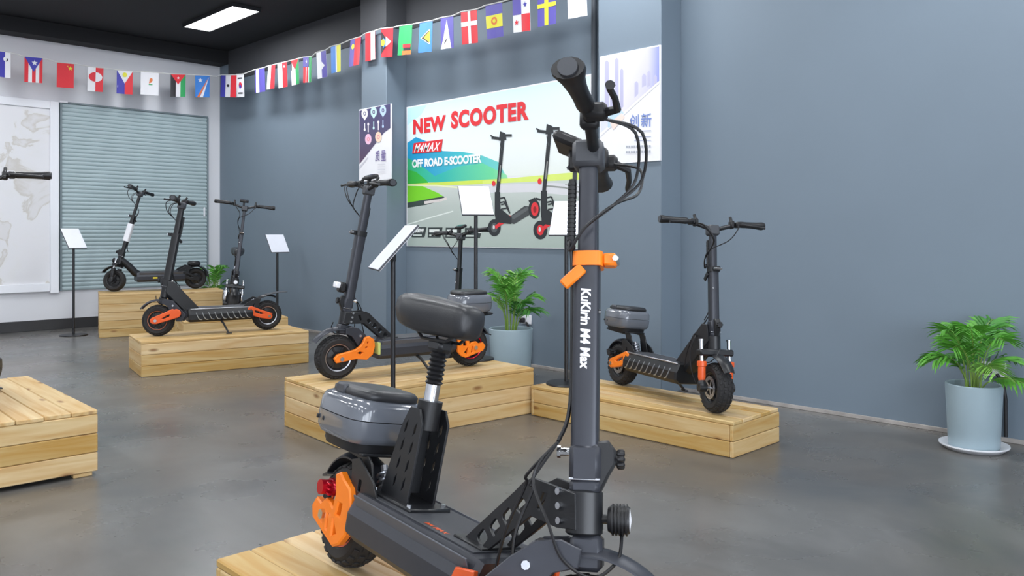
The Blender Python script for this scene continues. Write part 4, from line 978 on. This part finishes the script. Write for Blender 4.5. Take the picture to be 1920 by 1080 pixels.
        lt = MB(); lt.box((cx_-.02, -.082, zt+.128), (.05, .016, .026), .005); lt.build('latch', M_DGREY, tb)
        for xx in (-.05, -.085): MB().box((cx_+xx, -.1055, zt+.045), (.008, .006, .010), .001).build('vent_slot', M_BLKP, tb)
    if seat:
        bx0 = -.235
        ou = [(bx0-.03, zd), (bx0+.095, zd), (bx0+.105, .405), (bx0+.085, .435), (bx0+.045, .435), (bx0+.02, .39)]
        hl = []
        for k in range(4):
            zz = .245+k*.042
            for q in (0, 1): hl.append([(bx0+.020+q*.040+k*.004, zz), (bx0+.032+q*.040+k*.004, zz+.012), (bx0+.034+q*.040+k*.004, zz+.036), (bx0+.024+q*.040+k*.004, zz+.024)])
        for sg in (-1, 1): sbk = MB().plate(ou, hl, .006, .001, T(0, sg*.035, 0) @ XZ).build('seat_bracket', M_BLK, root)
        MB().box((bx0+.04, 0, zd+.006), (.20, .11, .010), .003).build('bracket_foot', M_BLK, root)
        for dx in (-.04, .12):
            for sg in (-1, 1): MB().cyl((bx0+dx, sg*.045, zd+.010), (bx0+dx, sg*.045, zd+.017), .006, 8).build('bolt', M_CHR, sbk)
        MB().box((bx0+.03, 0, .31), (.006, .064, .15), .001).build('bracket_web', M_BLK, root)
        sx_ = bx0+.066; dv = Vector((.02, 0, 1)).normalized(); q0 = Vector((sx_, 0, .420))
        MB().tube([tuple(q0-dv*.03), tuple(q0+dv*.035)], .029, 18).build('post_clamp', M_BLKP, root)
        MB().tube([tuple(q0+dv*.02), tuple(q0+dv*.076)], .0175, 18).build('seat_post', M_CHR, root)
        bo = MB(); rr = []; pp_ = []
        for k in range(17): pp_.append(tuple(q0+dv*(.072+k*.0053))); rr.append(.0215 if k % 2 else .0165)
        bo.tube(pp_, rr, 16); bo.build('spring_boot', M_BLKP, root)
        qc = q0+dv*.175
        cc = MB(); cc.box(tuple(qc-dv*.012), (.06, .04, .03), .008)
        for sg in (-1, 1): cc.tube([tuple(qc+Vector((-.09, sg*.03, .03))), tuple(qc+Vector((-.05, sg*.022, .0))), tuple(qc+Vector((.05, sg*.02, .0))), tuple(qc+Vector((.10, sg*.012, .03)))], .004, 6)
        cc.build('saddle_rails', M_BLK, root)
        sd = MB(); rgs = []
        for u, hw, hh, zo in ((-.140, .026, .020, .056), (-.136, .052, .032, .056), (-.122, .068, .040, .056), (-.085, .074, .044, .054), (-.04, .068, .044, .049), (.01, .052, .042, .048), (.055, .042, .040, .046), (.09, .040, .039, .045), (.112, .036, .034, .044), (.122, .022, .022, .043)):
            ring = []
            for k in range(20):
                a = 2*math.pi*k/20; c, s_ = math.cos(a), math.sin(a)
                yy = hw*math.copysign(abs(c)**.55, c); zz = hh*math.copysign(abs(s_)**.6, s_)
                if s_ < 0: zz *= 1.05; yy *= .92
                ring.append(tuple(qc+Vector((u, yy, zo+zz+.006))))
            rgs.append(ring)
        sd.loft(rgs); sd.build('saddle', M_SEAT, root, smooth=70)
    if accent:
        MB().box(accent[1], accent[2], .002).build('tag', accent[0], root)
    if kick:
        ky = .20; kz = ky*math.tan(rl)+.004
        ks = MB(); ks.tube([(-.04, .06, .11), (-.05, .11, .09), (-.075, ky-.005, kz+.006)], [.010, .0085, .0075], 8); ks.box((-.078, ky, kz+.004), (.045, .022, .008), .003); ks.build('kickstand', M_BLK, root)
    return root

def cam_pt(l, d): return (d*FWD[0]+l*RGT[0], d*FWD[1]+l*RGT[1])
def cam_dir(l, d): return (d*FWD[0]+l*RGT[0], d*FWD[1]+l*RGT[1])
def wheels(front, heading, wb):      # front contact + heading vector -> (front, rear)
    n_ = math.hypot(*heading); return front, (front[0]-heading[0]/n_*wb, front[1]-heading[1]/n_*wb)

# large scooter with saddle and trunk
rear = cam_pt(-.410, 2.03); hd_ = cam_dir(.595, -.80)
front = (rear[0]+hd_[0]*.86, rear[1]+hd_[1]*.86)
scooter('large charcoal scooter with saddle, grey trunk and KuKirin M4 Max lettering on its stem', front, rear, ZF, steer=41, roll=11, Lb=.74, clamp_at=.725, display_at=(-.045, .055, .055), trunk=True, seat=True, writing=True,
        rims=(M_ORGR, M_ORGR), clamp_mat=M_ORG, rear_fender='short', display=True, trunk_z=.295, arm_drop=.03)
# trunk scooter in front of the banner
scooter('black scooter with grey trunk, L-shaped orange swingarms and boxy white front lamp', up(630, 711, ZD), up(878, 686, ZD), ZD, steer=0, roll=2, lam=10.5, Lb=.82, trunk=True,
        rims=(M_ALU, M_RED), rear_fender='short', headlight=False, lampbox=True, stem_w=.058, accent=(mat('pale_green_tag', (196, 206, 120), .5, noise=.03), (.216, .06, .17), (.014, .08, .07)))
# slim orange arm scooter
scooter('black scooter with thick stem, ribbed deck and slim orange swingarms', up(297, 630, ZB), up(500, 618, ZB), ZB, steer=-25, roll=2, lam=10, Lb=.80, arm='slim', arm_mat=M_ORGR, ribs=True, neck='arm',
        rims=(mat('copper_rim', (150, 84, 56), .4, noise=.05), M_ALU), stem_w=.062, stem_mat=M_BLK, headlight=False, display=False)
# white sleeve scooter
scooter('black scooter with a white sleeve around its stem and hooded rear wheel', up(222, 547, ZC), up(360, 542, ZC), ZC, steer=-35, roll=2, lam=15, Lb=.86, arm='slim', arm_mat=M_BLK, neck='tube', front_kind='fork', shock_mat=M_BLK,
        rims=(M_BLK, M_BLK), sleeve=True, rear_fender='hood', stem_w=.04, stem_mat=M_BLK, detail=False, display=False, scale=.98, accent=(mat('yellow_sticker', (236, 214, 60), .5, noise=.03), (.03, .098, .15), (.05, .004, .018)))
# head-on chrome fork scooter
f_, r_ = wheels(cam_pt(-2.80, 8.22), cam_dir(.34, -.94), .86)
scooter('head-on black scooter with chrome forks and a round saddle against the grey wall', f_, r_, ZC2, steer=0, roll=7, lam=8, Lb=.84, arm='slim', arm_mat=M_BLK, neck='tube', front_kind='fork', shock_mat=M_CHR,
        rims=(M_BLK, M_BLK), stem_w=.042, seat=True, detail=False, display=True)
# scooter half hidden behind the trunk scooter
f_, r_ = wheels(cam_pt(-.44, 6.2), cam_dir(-.06, -1), .84)
scooter('black scooter standing on the floor behind the trunk scooter, only bars and stem showing', f_, r_, 0, steer=-38, roll=2, lam=8, Lb=.86, arm='slim', arm_mat=M_BLK, neck='tube', rims=(M_BLK, M_BLK), stem_w=.042, stem_mat=M_BLK, detail=False)
# orange fork scooter
scooter('black trunk scooter with orange fork shocks and ribbed deck', up(1340, 775, ZE), up(1165, 722, ZE), ZE, steer=-12, roll=5.5, lam=8, Lb=.665, arm='slim', ribs=True, neck='arm', front_kind='fork', shock_mat=M_ORGR,
        rims=(M_BLK, M_BLK), trunk=True, rear_fender='short', headlight=False, display=False)
# scooter mostly outside the frame
scooter('black scooter cut by the picture edge, only a handlebar grip and kickstand foot showing', (.885, 4.36), (.915, 5.22), ZA, steer=-18, roll=3, lam=11, Lb=.80, arm='slim', arm_mat=M_BLK, rims=(M_BLK, M_BLK), detail=False)
